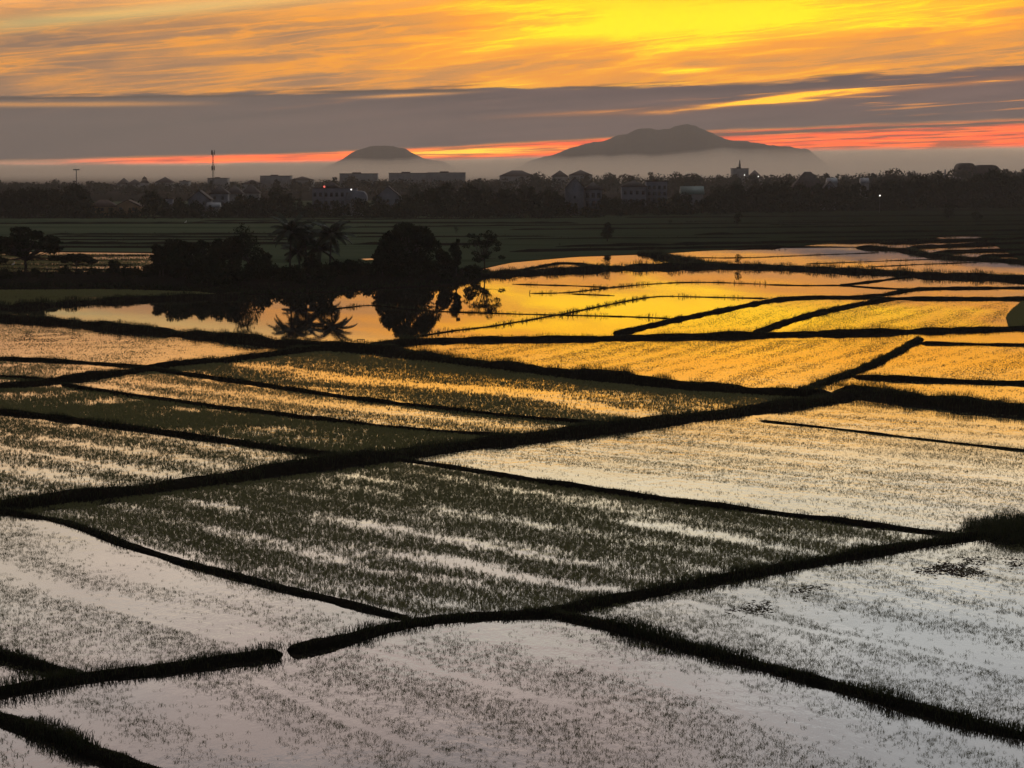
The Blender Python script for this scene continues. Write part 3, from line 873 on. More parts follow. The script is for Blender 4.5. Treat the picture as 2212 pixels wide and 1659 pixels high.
# ------------------------------------------------------------------ trees
def cards(cl, n, size, rs, hollow=0.55, flat=1.0):
    """Leaf clumps: n small leaf quads spread through ellipsoids cl = [(x, y, z, rx, ry, rz)]."""
    cl = np.asarray(cl, float)
    wgt = (cl[:, 3] * cl[:, 4] * cl[:, 5]) ** (2 / 3)
    k = rs.choice(len(cl), n, p=wgt / wgt.sum())
    d = rs.normal(size=(n, 3)); d /= np.linalg.norm(d, axis=1)[:, None]
    rr = (hollow + (1 - hollow) * rs.rand(n)) ** 0.8
    rr *= 1 + 0.25 * (rs.rand(n) - 0.5)
    P = cl[k, :3] + d * cl[k, 3:] * rr[:, None]
    a = rs.normal(size=(n, 3)); a[:, 2] *= flat; a /= np.linalg.norm(a, axis=1)[:, None]
    b_ = np.cross(a, rs.normal(size=(n, 3))); b_ /= np.linalg.norm(b_, axis=1)[:, None]
    s = (size * (0.6 + 0.8 * rs.rand(n)))[:, None]
    V_ = np.stack([P - a * s, P + b_ * s * 0.45, P + a * s, P - b_ * s * 0.45], axis=1).reshape(-1, 3)
    i = np.arange(n)[:, None] * 4
    return V_, np.hstack([i, i + 1, i + 2, i + 3])


def limbs(mb, cl, base_r, fork, rs, trunk_top):
    """Tapered trunk with limbs out to the clumps."""
    mb.tube([(0, 0, -0.3), (0.02 * fork, 0, fork * 0.5), (0, 0.02, fork), trunk_top], [base_r, base_r * 0.8, base_r * 0.7, base_r * 0.4], 8)
    for c in cl:
        st = np.array((0, 0, fork * (0.75 + 0.25 * rs.rand())))
        e = np.array(c[:3])
        mb.tube([st, st * 0.5 + e * 0.5 + rs.normal(0, 0.15, 3), e], [base_r * 0.5, base_r * 0.3, base_r * 0.1], 5)


def make_tree(name, label, cl, n, size, base_r, fork, seed, cat='tree', group=None, loc=(0, 0, 0), hollow=0.5, flat=1.0):
    rs = np.random.RandomState(seed)
    root = empty(name, loc, label, cat, group)
    mb = MB()
    top = np.asarray(cl, float)[:, :3].mean(0)
    limbs(mb, cl, base_r, fork, rs, tuple(top))
    mb.build('trunk', M['bark'], root)
    cv, cf = cards(cl, n, size, rs, hollow, flat)
    obj('crown', cv, cf, M['leaf'], root)
    return root


def round_clumps(H, R, k, rs, low=0.3, squash=0.8):
    out = []
    for _ in range(k):
        a = rs.rand() * 6.283
        q = rs.rand() ** 0.6
        z = low + (0.92 - low) * rs.rand()
        env = math.sin(math.pi * min(1, max(0.12, (z - low) / (1 - low) * 0.8 + 0.15))) ** 0.7
        r = R * q * env * 0.75
        s = R * (0.28 + 0.2 * rs.rand())
        out.append((r * math.cos(a), r * math.sin(a), H * z, s, s, s * squash))
    out.append((0, 0, H * (low + 0.95) / 2, R * 0.55, R * 0.55, H * (1 - low) * 0.38))
    return out


def gbase(xpx, ypx, z=0.0):
    p = G(xpx, ypx)
    return (p[0], p[1], z)


# island bank: the low ground the palms stand on
bank_pts = [(-300, 626), (-100, 624), (0, 625), (150, 624), (300, 628), (420, 634), (560, 640), (700, 634), (800, 626), (900, 622), (1000, 612), (1045, 600), (1052, 590), (1030, 582), (900, 590), (700, 592), (500, 590), (330, 592), (150, 592), (0, 591), (-300, 592)]
P = GA(bank_pts)
C, L = resample(np.vstack([P, P[:1]]), 1.5)
C = C[:-1]
C = C + (np.column_stack([fbm(C[:, 0] * 0.2, C[:, 1] * 0.2), fbm(C[:, 0] * 0.2 + 50, C[:, 1] * 0.2)]) - 0.5) * 2.4
ymid = np.interp(C[:, 0], np.sort(C[:, 0]), np.full(len(C), 0)) + np.interp(C[:, 0], [PX(-300, 363), PX(1050, 363)], [G(0, 605)[1], G(0, 598)[1]])
inner = C.copy(); inner[:, 1] = ymid + (C[:, 1] - ymid) * 0.55; inner[:, 0] = C[:, 0] + (C[:, 0].mean() - C[:, 0]) * 0.02
n = len(C)
Vv = np.vstack([np.column_stack([C, np.full(n, -0.34)]), np.column_stack([C * 0.5 + inner * 0.5, 0.35 + 0.3 * fbm(C[:, 0] * 0.3, C[:, 1] * 0.3)]), np.column_stack([inner, np.full(n, 0.7)])])
j = np.arange(n)
fs = np.vstack([np.column_stack([k * n + j, k * n + (j + 1) % n, (k + 1) * n + (j + 1) % n, (k + 1) * n + j]) for k in range(2)])
ib = obj('island_bank', Vv, [fs, (np.arange(n) + 2 * n)[None, :]], M['soil'], smooth=False)
tag(ib, 'low dark bank behind the pond carrying the palms and shrubs', 'bank', kind='structure')
isl_poly = C

# undergrowth on the bank
rs = np.random.RandomState(77)
Q = C.min(0) + rs.rand(26000, 2) * (C.max(0) - C.min(0))
Q = Q[inpoly(Q, isl_poly)]
q = fbm(Q[:, 0] * 0.25, Q[:, 1] * 0.25, 3)
bv, bf = blades(np.column_stack([Q, np.full(len(Q), 0.2)]), 0.35 + 1.1 * q * rs.rand(len(Q)), 0.12, 0.3 + 0.7 * rs.rand(len(Q)), rs)
tag(obj('undergrowth', bv, bf, M['leaf']), 'rank dark undergrowth covering the bank behind the pond', 'undergrowth', kind='stuff')

# flat-topped tree at the left
rs = np.random.RandomState(12)
cl = []
for k in range(52):
    a, q = rs.rand() * 6.283, math.sqrt(rs.rand())
    z = 8.5 - 2.6 * q ** 1.6 - 3.2 * rs.rand() ** 2.0
    s = 0.9 + 0.5 * rs.rand()
    cl.append((5.6 * q * math.cos(a), 5.6 * q * math.sin(a), z - 0.8, s * 1.25, s * 1.25, s * 0.42))
make_tree('umbrella_tree', 'flat-topped spreading tree with layered crown at left edge', cl, 10000, 0.28, 0.30, 3.0, 12, loc=gbase(55, 592))
rs = np.random.RandomState(13)
cl = []
for k in range(16):
    a, q = rs.rand() * 6.283, math.sqrt(rs.rand())
    s = 0.6 + 0.35 * rs.rand()
    cl.append((3.0 * q * math.cos(a), 3.0 * q * math.sin(a), 3.1 - 1.3 * q + 0.25 * rs.rand(), s * 1.2, s * 1.2, s * 0.45))
make_tree('umbrella_tree', 'small low umbrella-shaped tree right of the flat-topped tree', cl, 2200, 0.26, 0.16, 1.6, 13, loc=gbase(165, 590))

# island trees: x, top row, half width px, kind of crown, label
SCL = (605 - 362) / 18.0
isl = [
    (538, 491, 46, 'tall rounded tree just left of the coconut palms', 3),
    (505, 512, 26, 'narrow tree leaning on the left side of the tall rounded tree', 4),
    (378, 519, 28, 'bushy tree over the middle of the left shrubs', 5),
    (432, 515, 24, 'feathery slim tree between the bushy tree and rounded tree', 6),
    (462, 522, 20, 'thin spiky tree beside the feathery slim tree', 7),
    (345, 532, 24, 'low bushy tree at the left end of the shrub row', 8),
    (352, 538, 22, 'squat leafy tree at the left edge of the thicket', 14),
    (404, 522, 22, 'pointed tree in the middle of the thicket', 15),
    (478, 518, 24, 'broad dark tree against the narrow leaning tree', 16),
    (576, 552, 24, 'low tree under the leftmost palm fronds', 17),
    (672, 556, 26, 'bushy tree filling the middle of the palm clump', 18),
    (960, 540, 24, 'low spreading tree at the right foot of the round tree', 20),
    (985, 516, 14, 'slight thin tree between the round tree and sparse tree', 9),
    (826, 530, 24, 'small dense tree hugging the left side of the big round tree', 10),
]
for x, yt, hw, lb, sd in isl:
    rs = np.random.RandomState(sd)
    H = (605 - yt) / SCL
    cl = round_clumps(H, hw / SCL, 16, rs, 0.27, 0.8)
    make_tree('broadleaf_tree', lb, cl, 2400, 0.22, 0.16, H * 0.35, sd, loc=gbase(x, 605, 0.3))
# big round tree
rs = np.random.RandomState(21)
cl = []
for k in range(46):
    d = rs.normal(size=3); d /= np.linalg.norm(d)
    cl.append((4.0 * d[0], 4.0 * d[1], 4.4 + 3.7 * d[2], 1.3, 1.3, 1.05))
cl.append((0, 0, 4.4, 4.1, 4.1, 4.0))
make_tree('round_tree', 'big dense dome-shaped tree mirrored in the pond', cl, 14000, 0.25, 0.35, 3.0, 21, loc=gbase(884, 607, 0.3))
# sparse tree at right end of the bank
rs = np.random.RandomState(23)
cl = [(2.0 * rs.normal() * 0.6, 1.3 * rs.normal(), 2.2 + 4.8 * rs.rand(), 0.75, 0.75, 0.4) for k in range(34)]
make_tree('sparse_tree', 'open thin-leaved tree at the right end of the bank', cl, 2600, 0.17, 0.14, 2.6, 23, loc=gbase(1046, 592, 0.2))


# coconut palms
def palm(x, ybase, ycrown, lb, seed, nf=17, fl=3.4, lean=0.5):
    rs = np.random.RandomState(seed)
    bs = gbase(x, ybase, 0.4)
    H = (ybase - ycrown) / F * bs[1]
    root = empty('coconut_palm', bs, lb, 'palm tree', 'coconut palms on the bank')
    mb = MB()
    pts = [(lean * (t ** 1.6), 0.2 * lean * t, H * t - 0.3) for t in np.linspace(0, 1, 9)]
    mb.tube(pts, np.linspace(0.21, 0.11, 9), 8)
    mb.build('trunk', M['bark'], root, smooth=True)
    top = np.array(pts[-1])
    for k in range(nf):
        a = k * 2.39996 + rs.rand() * 0.4
        el = math.radians(78 - 95 * (k / nf) ** 0.9 + rs.uniform(-8, 8))
        L_ = fl * rs.uniform(0.85, 1.1)
        d = np.array((math.cos(a), math.sin(a), 0))
        t = np.linspace(0, 1, 12)
        bend = 0.9 + 0.4 * rs.rand()
        ang = el - bend * t ** 1.3
        step_ = L_ / 11
        mid = [top]
        for q in range(11):
            mid.append(mid[-1] + step_ * (d * math.cos(ang[q]) + np.array((0, 0, math.sin(ang[q])))))
        mid = np.array(mid)
        fm = MB()
        fm.tube(mid, np.linspace(0.035, 0.008, 12), 4)
        s = np.cross(d, (0, 0, 1.0))
        pv = []
        for q in np.linspace(0.06, 0.99, 46):
            i0 = int(q * 10.99); fr = q * 11 - i0
            i1 = min(i0 + 1, 11)
            b0 = mid[i0] * (1 - fr) + mid[i1] * fr
            tg = mid[i1] - mid[i0]; tg /= np.linalg.norm(tg) + 1e-9
            ll = 1.0 * math.sin(math.pi * (0.12 + 0.80 * q)) ** 0.7
            for sg in (-1, 1):
                dr = s * sg * 0.8 + tg * 0.55 + np.array((0, 0, -0.45 - 0.3 * rs.rand()))
                dr /= np.linalg.norm(dr)
                e = b0 + dr * ll
                pv += [b0 - tg * 0.04, b0 + tg * 0.04, b0 + dr * ll * 0.6 + tg * 0.045, e, b0 + dr * ll * 0.6 - tg * 0.045]
        pv = np.array(pv)
        i = np.arange(len(pv) // 5)[:, None] * 5
        fm.add(pv, [np.hstack([i, i + 1, i + 2, i + 3, i + 4])])
        fm.build('frond', M['leaf2'], root)
    nutm = MB()
    for k in range(7):
        c = top + np.array((0.25 * math.cos(k), 0.25 * math.sin(k), -0.22 - 0.1 * (k % 2)))
        nutm.tube([c + (0, 0, 0.14), c + (0, 0, 0.07), c - (0, 0, 0.07), c - (0, 0, 0.14)], [0.03, 0.11, 0.11, 0.03], 6)
    nutm.build('coconut_cluster', M['leaf2'], root)
    return root


palm(626, 606, 503, 'tallest coconut palm, leftmost of the palm clump', 31, 26, 4.3, 0.3)
palm(664, 604, 514, 'middle coconut palm half hidden between its neighbours', 32, 22, 3.8, -0.4)
palm(712, 606, 510, 'rightmost coconut palm with drooping outer fronds', 33, 26, 4.0, 0.4)
palm(690, 603, 540, 'short young coconut palm under the rightmost palm', 34, 18, 3.3, 0.2)
palm(648, 603, 545, 'short young coconut palm under the tallest palm', 35, 18, 3.3, -0.2)

# shrubs on the bank
protos = []
for k in range(3):
    rs = np.random.RandomState(50 + k)
    cl = round_clumps(1.0, 0.75, 9, rs, 0.12, 0.9)
    pr = make_tree('shrub', 'x', cl, 900, 0.09, 0.03, 0.25, 50 + k, cat='shrub')
    protos.append(pr)
rng = random.Random(9)
shr = []
def seg_shrub(x):
    if x < 240: return 'low dark shrub on the bank under the two umbrella-shaped trees'
    if x < 500: return 'dark shrub in the tall thicket at the left of the bank'
    if x < 770: return 'dark shrub at the feet of the coconut palms'
    if x < 960: return 'dark shrub around the foot of the big round tree'
    return 'dark shrub at the right end of the bank'
xs = [(-60 + 21 * k + rng.uniform(-8, 8)) for k in range(53)]
first = [True] * 3
for k, x in enumerate(xs):
    h = 1.4 if x < 240 else (3.0 + rng.random() * 1.9 if x < 500 else (2.1 + rng.random() * 1.0 if x < 940 else 1.5 + rng.random() * 1.0))
    if 240 < x < 320: h = 2.0
    pr = protos[k % 3]
    loc = gbase(x, 600 + rng.uniform(-4, 12) + (14 if 420 < x < 720 else 0), 0.35)
    sc = (h * rng.uniform(0.75, 1.05), h * rng.uniform(0.8, 1.0), h * rng.uniform(0.85, 1.1))
    lb = seg_shrub(x)
    if first[k % 3]:
        first[k % 3] = False
        pr.location = loc; pr.scale = sc; pr['label'] = lb; pr['group'] = 'shrubs on the bank behind the pond'
    else:
        dup(pr, loc, rng.random() * 6.28, sc, lb, 'shrubs on the bank behind the pond')

# lone trees and bushes in the fields
def lone(x, yb, yt, hw, lb, sd, name='bush', cat='bush', k=9, n=900):
    rs = np.random.RandomState(sd)
    bs = gbase(x, yb, 0.1)
    H = (yb - yt) / F * bs[1]; R = hw / F * bs[1]
    cl = round_clumps(H, R, k, rs, 0.25, 0.7)
    make_tree(name, lb, cl, n, H * 0.045, H * 0.03, H * 0.4, sd, cat=cat, loc=bs)
lone(1312, 522, 482, 20, 'lone round tree in the dim field above the orange water', 61, 'broadleaf_tree', 'tree', 10, 1300)
lone(1592, 488, 459, 13, 'lone small tree in the far field above the bush on the weedy bund', 62, 'broadleaf_tree', 'tree')
lone(2050, 474, 440, 22, 'wide flat tree in the far field at right', 63, 'umbrella_tree', 'tree')
lone(2110, 480, 456, 16, 'low bush right of the wide flat tree', 64)
lone(1594, 577, 545, 13, 'thin leafy bush on the thick weedy bund, right one', 65, n=260)
lone(1311, 580, 555, 15, 'spreading bush on the thick weedy bund, left one', 66, n=420)
lone(1447, 484, 474, 10, 'tiny dark bush in the far field', 67, n=300)
lone(985, 505, 490, 8, 'small bush in the field behind the sparse tree', 68, n=300)

# ------------------------------------------------------------------ tree line at the edge of the village
shapes = []
SH = [('rounded', 0.62, 10, 0.22), ('tall', 0.38, 9, 0.22), ('spreading', 0.80, 12, 0.38), ('ragged', 0.5, 7, 0.2), ('bushy', 0.7, 11, 0.1), ('feathery', 0.33, 8, 0.12)]
for k, (nm, R, kk, low) in enumerate(SH):
    rs = np.random.RandomState(200 + k)
    cl = round_clumps(1.0, R * 0.85, kk, rs, low, 0.75)
    shapes.append(make_tree('field_tree', 'x', cl, 620, 0.062 if nm != 'feathery' else 0.05, 0.022, 0.35, 200 + k))
used = [False] * 6
TOPS = [(-300, 405), (0, 410), (60, 401), (100, 411), (150, 399), (188, 408), (198, 449), (300, 450), (310, 406), (340, 399), (356, 426), (375, 428), (385, 415), (404, 426), (430, 437), (480, 436), (496, 420), (540, 414),
        (600, 411), (640, 414), (668, 424), (690, 431), (765, 432), (790, 426), (812, 420), (830, 428), (862, 424), (880, 408), (900, 404), (960, 397), (1000, 402), (1040, 402), (1106, 405), (1180, 400), (1208, 412), (1224, 434), (1262, 434),
        (1296, 426), (1310, 412), (1336, 416), (1350, 430), (1434, 424), (1450, 412), (1500, 418), (1525, 408), (1550, 405), (1600, 396), (1650, 395), (1700, 390), (1765, 395), (1790, 408), (1810, 394),
        (1850, 388), (1900, 386), (1950, 384), (2000, 376), (2050, 381), (2150, 372), (2212, 371), (2500, 372)]
tx, ty = zip(*TOPS)
def rowY(x): return float(np.interp(x, [-300, 1150, 1700, 2500], [826, 820, 925, 1100]))
def seg(x):
    for lim, s in ((195, 'at the left end'), (330, 'around the long ochre house'), (560, 'below the telecom mast'), (800, 'around the many-windowed white villa'), (1215, 'between the villa and the tall white gabled house'),
                   (1460, 'before the tall gabled house and the wide white house'), (1705, 'between the wide white house and the dark hip-roofed house'), (1890, 'around the dark hip-roofed house')):
        if x < lim: return s
    return 'at the right end'
def put_tree(x, Y, H, k, row, group, wf=1.0):
    pr = shapes[k]
    lb = f'{row} {SH[k][0]} tree {seg(x)}'
    loc = (PX(x, Y), Y, 0.0)
    s = (H * wf, H * wf, H)
    if not used[k]:
        used[k] = True
        pr.location = loc; pr.scale = s; pr['label'] = lb; pr['group'] = group
    else:
        dup(pr, loc, rng.random() * 6.28, s, lb, group)
rng = random.Random(11)
x = -290.0
while x < 2500:
    Y = rowY(x) + rng.uniform(-12, 12)
    H = max(3.5, ZT(np.interp(x, tx, ty) + rng.uniform(0, 15), Y))
    put_tree(x, Y, H, rng.choice([0, 0, 1, 2, 3, 4, 4, 5]), 'front row', 'front row of the dark tree line', 1.0)
    x += rng.uniform(13, 26)
x = -290.0
while x < 2500:                       # second row among the houses
    Y = rowY(x) + rng.uniform(120, 420)
    yt = np.interp(x, tx, ty) + rng.uniform(-7, 6)
    H = max(4.0, ZT(max(yt, 383 if x < 1650 else 370), Y))
    put_tree(x, Y, H, rng.choice([0, 1, 2, 3, 4, 5]), 'second row', 'second row of trees among the houses', 0.95)
    x += rng.uniform(26, 52)
x = -290.0
FT = [(-300, 388), (0, 389), (200, 391), (330, 393), (560, 388), (720, 384), (1030, 384), (1106, 380), (1180, 377), (1300, 376), (1360, 372), (1480, 374), (1600, 374), (1800, 372), (2000, 368), (2212, 362), (2500, 362)]
fx_, fy_ = zip(*FT)
while x < 2500:                       # hazy far trees
    Y = rng.uniform(1450, 2000)
    H = max(4.5, ZT(np.interp(x, fx_, fy_) + rng.uniform(-2, 6), Y))
    put_tree(x, Y, H, rng.choice([0, 1, 2, 3, 4, 5]), 'hazy far', 'hazy far trees behind the village', 1.15)
    x += rng.uniform(28, 60)
# scrub filling the foot of the tree line
rs = np.random.RandomState(91)
cl = []
for k in range(560):
    x_ = rs.uniform(-300, 2500)
    y_ = float(np.interp(x_, [-300, 1150, 1700, 2500], [822, 816, 920, 1095])) + rs.uniform(-30, 40)
    top_ = max(2.5, ZT(np.interp(x_, tx, ty), y_)) * rs.uniform(0.25, 0.72)
    cl.append(((x_ - CX) / F * y_, y_, top_ * 0.45, 2.6 + rs.rand() * 2.0, 2.5, top_ * 0.58))
cv, cf = cards(cl, 60000, 0.55, rs, 0.3)
cv[:, 2] = np.maximum(cv[:, 2], 0.02)
tag(obj('scrub', cv, cf, M['leaf']), 'dark scrub filling the foot of the far tree line', 'scrub', kind='stuff')
cl = []
for k in range(900):
    x_ = rs.uniform(-350, 2600)
    y_ = rs.uniform(1450, 2150)
    top_ = max(3.0, ZT(np.interp(x_, fx_, fy_) + 1.0 + 12.0 * rs.rand() ** 1.6, y_))
    w_ = 4.5 + rs.rand() * 5.0
    cl.append(((x_ - CX) / F * y_, y_, top_ * 0.42, w_, w_ * 0.8, top_ * 0.56))
cv, cf = cards(cl, 70000, 1.1, rs, 0.35)
cv[:, 2] = np.maximum(cv[:, 2], 0.02)
tag(obj('woodland', cv, cf, M['leaf']), 'hazy mass of low far-off woodland between the far buildings', 'woodland', kind='stuff')


# ------------------------------------------------------------------ houses
def house(x0, x1, ytop, Y, label, style='hip', wall='wall_w', roof='roof_d', eave=0.62, depth=None, wins=None, name='village_house', cat='house', group='houses among the trees', rz=0.0, base=None):
    """x0..x1 and ytop in frame units at distance Y; body stands on the ground."""
    w = (x1 - x0) / F * Y
    H = ZT(ytop, Y)
    D = depth or w * 0.8
    root = empty(name, (PX((x0 + x1) / 2, Y), Y, 0.0), label, cat, group, rz)
    he = H * eave if style != 'flat' else H - 0.4
    a = w / 2
    mb = MB()
    if style in ('hip', 'flat', 'dome', 'pagoda', 'side'):
        mb.box(-a, a, 0, D, -0.3, he)
    else:
        V_ = [(-a, 0, -0.3), (a, 0, -0.3), (a, 0, he), (0, 0, H - 0.25), (-a, 0, he)]
        V_ = V_ + [(x, D, z) for x, _, z in V_]
        mb.add(V_, [[(0, 1, 2, 3, 4), (9, 8, 7, 6, 5)], [(0, 5, 6, 1), (1, 6, 7, 2), (2, 7, 8, 3), (3, 8, 9, 4), (4, 9, 5, 0)]])
    mb.build('wall', M[wall], root)
    rf = MB()
    o = 0.5 if w > 5 else 0.3
    if style == 'hip':
        rl = max(0.15, a - D * 0.45) if a > D * 0.3 else 0.1
        V_ = [(-a - o, -o, he), (a + o, -o, he), (a + o, D + o, he), (-a - o, D + o, he), (-rl, D / 2, H), (rl, D / 2, H)]
        V_ += [(x, y, z - 0.22) for x, y, z in V_[:4]]
        rf.add(V_, [[(0, 1, 5, 4), (2, 3, 4, 5), (6, 7, 1, 0), (7, 8, 2, 1), (8, 9, 3, 2), (9, 6, 0, 3), (9, 8, 7, 6)], [(1, 2, 5), (3, 0, 4)]])
    elif style == 'pagoda':
        for q, (s, z0, z1) in enumerate(((1.25, he, he + (H - he) * 0.45), (0.7, he + (H - he) * 0.45, he + (H - he) * 0.85))):
            rs_ = a * s
            V_ = [(-rs_, D / 2 - rs_, z0 + 0.25), (rs_, D / 2 - rs_, z0 + 0.25), (rs_, D / 2 + rs_, z0 + 0.25), (-rs_, D / 2 + rs_, z0 + 0.25),
                  (-rs_ * .45, D / 2 - rs_ * .45, z1), (rs_ * .45, D / 2 - rs_ * .45, z1), (rs_ * .45, D / 2 + rs_ * .45, z1), (-rs_ * .45, D / 2 + rs_ * .45, z1)]
            rf.add(V_, [[(0, 3, 2, 1), (4, 5, 6, 7), (0, 1, 5, 4), (1, 2, 6, 5), (2, 3, 7, 6), (3, 0, 4, 7)]])
        rf.tube([(0, D / 2, H * 0.9), (0, D / 2, H * 0.97), (0, D / 2, H)], [a * 0.16, a * 0.1, 0.02], 6)
    elif style == 'gable':
        t = 0.22
        V_ = [(-a - o, -o, he - o * 0.5), (0, -o, H), (a + o, -o, he - o * 0.5), (-a - o, D + o, he - o * 0.5), (0, D + o, H), (a + o, D + o, he - o * 0.5)]
        V_ += [(x, y, z - t) for x, y, z in V_]
        rf.add(V_, [[(0, 1, 4, 3), (1, 2, 5, 4), (9, 10, 7, 6), (10, 11, 8, 7), (6, 7, 1, 0), (7, 8, 2, 1), (3, 4, 10, 9), (4, 5, 11, 10), (0, 3, 9, 6), (8, 11, 5, 2)]])
    elif style == 'side':      # ridge parallel to the front
        V_ = [(-a - o, -o, he), (a + o, -o, he), (a + o, D + o, he), (-a - o, D + o, he), (-a - o, D / 2, H), (a + o, D / 2, H)]
        V_ += [(x, y, z - 0.2) for x, y, z in V_[:4]]
        rf.add(V_, [[(0, 1, 5, 4), (2, 3, 4, 5), (6, 7, 1, 0), (8, 9, 3, 2), (9, 8, 7, 6), (7, 8, 2, 1), (9, 6, 0, 3)], [(1, 2, 5), (3, 0, 4)]])
    elif style == 'dome':
        k = 12
        prof = [(math.cos(q), math.sin(q)) for q in np.linspace(math.pi, 0, k)]
        V_ = [(a * 1.03 * (abs(c) ** 0.6) * (1 if c > 0 else -1), y, he + (H - he) * s ** 0.7) for y in (-0.3, D + 0.3) for c, s in prof]
        rf.add(V_, [[(i + 1, i, i + k, i + k + 1) for i in range(k - 1)], [tuple(range(k))[::1], tuple(range(2 * k - 1, k - 1, -1))]])
    else:
        rf.box(-a - 0.25, a + 0.25, -0.25, D + 0.25, he, H - 0.12)
        rf.box(-a * 0.35, a * 0.1, D * 0.3, D * 0.7, H - 0.12, H + (H * 0.05))
    rf.build('roof', M[roof], root)
    if wins:
        nx, nz, hw_, hh_ = wins
        for r in range(nz):
            for c in range(nx):
                cx_ = -a + w * (c + 0.5) / nx
                cz_ = he * (0.30 + 0.62 * (r + 0.5) / nz) if nz > 1 else he * 0.66
                wm = MB()
                wm.box(cx_ - hw_ / 2, cx_ + hw_ / 2, -0.07, 0.02, cz_ - hh_ / 2, cz_ + hh_ / 2)
                wd = wm.build('window', M['glass'], root)
                fr = MB()
                for q in ((-hw_ / 2 - .1, -hw_ / 2, -hh_ / 2, hh_ / 2), (hw_ / 2, hw_ / 2 + .1, -hh_ / 2, hh_ / 2), (-hw_ / 2 - .1, hw_ / 2 + .1, hh_ / 2, hh_ / 2 + .1), (-hw_ / 2 - .1, hw_ / 2 + .1, -hh_ / 2 - .1, -hh_ / 2)):
                    fr.box(cx_ + q[0], cx_ + q[1], -0.12, 0.02, cz_ + q[2], cz_ + q[3])
                fr.build('window_frame', M[wall], wd)
    return root


# nearer village
house(196, 250, 431, 843, 'left wing of the long ochre house, under a low hip roof', 'hip', 'wall_o', 'roof_b', 0.6, 7, (3, 1, 1.2, 1.3))
house(250, 304, 431, 845, 'right wing of the long ochre house, under a gable', 'gable', 'wall_o', 'roof_b', 0.62, 8, (2, 1, 1.2, 1.3))
house(353, 374, 427, 842, 'tiny white hut left of the white gabled house', 'flat', 'wall_w', 'roof_d', 0.7, 4, (1, 1, 1.0, 1.2))
house(409, 454, 411, 842, 'white gabled house left of the telecom mast foot', 'gable', 'wall_w', 'roof_d', 0.66, 9, (2, 2, 0.9, 1.2))
house(457, 492, 400, 905, 'pale house with dark hip roof at the telecom mast foot', 'hip', 'wall_w', 'roof_d', 0.7, 8, (2, 2, 1.0, 1.3))
house(490, 523, 399, 1010, 'dim hip-roofed house, left of two behind the rounded tree', 'hip', 'wall_g', 'roof_d', 0.62, 9)
house(525, 560, 398, 1030, 'dim hip-roofed house, right of two behind the rounded tree', 'hip', 'wall_g', 'roof_d', 0.62, 9)
house(449, 475, 437, 836, 'low shed with pale sheet-metal roof below the telecom mast', 'side', 'wall_g', 'roof_m', 0.7, 4, name='shed', cat='shed')
house(676, 770, 404, 858, 'wide white villa with many dark windows and lit lamps', 'flat', 'wall_w', 'roof_d', 0.9, 10, (8, 2, 1.0, 1.5), name='villa')
house(697, 732, 391, 861, 'dark-roofed upper storey on the many-windowed white villa', 'hip', 'wall_w', 'roof_d', 0.80, 7)
house(750, 792, 412, 846, 'pale barn with curved roof right of the many-windowed villa', 'dome', 'wall_g', 'wall_w', 0.62, 8, name='barn', cat='barn')
house(812, 866, 402, 900, 'dim gabled house right of the curved-roof barn', 'gable', 'wall_w', 'roof_d', 0.6, 10, (3, 2, 1.0, 1.2))
house(1221, 1261, 382, 850, 'tall blank white gabled house beside the dark clump', 'gable', 'wall_w', 'roof_d', 0.72, 11, (1, 1, 0.8, 1.0))
house(1263, 1299, 394, 852, 'balconied annex right of the tall gabled house', 'hip', 'wall_w', 'roof_d', 0.8, 9, (3, 2, 1.3, 1.9))
house(1343, 1395, 390, 905, 'left half of the wide white house, under a dark roof', 'hip', 'wall_w', 'roof_d', 0.82, 10, (4, 2, 1.1, 1.5))
house(1396, 1440, 390, 912, 'right half of the wide white house, with tall dark windows', 'flat', 'wall_w', 'roof_d', 0.82, 10, (4, 3, 1.0, 1.4))
house(1472, 1518, 402, 960, 'long shed with green sheet roof', 'side', 'wall_g', 'roof_g', 0.68, 9, name='shed', cat='shed')
house(1713, 1778, 371, 1040, 'large dark hip-roofed house above the right tree line', 'hip', 'roof_b', 'roof_d', 0.55, 12, name='hip_roofed_house')
house(1776, 1805, 391, 945, 'pale house showing between trees right of the hip-roofed house', 'gable', 'wall_w', 'roof_d', 0.7, 8, (2, 2, 0.9, 1.2))
house(1786, 1806, 384, 1010, 'small shed with bright sheet roof above the pale house', 'side', 'wall_g', 'roof_m', 0.85, 6, name='shed', cat='shed')
house(1858, 1874, 384, 1020, 'tiny shed with a bright roof edge among the right trees', 'side', 'wall_g', 'roof_m', 0.85, 5, name='shed', cat='shed')
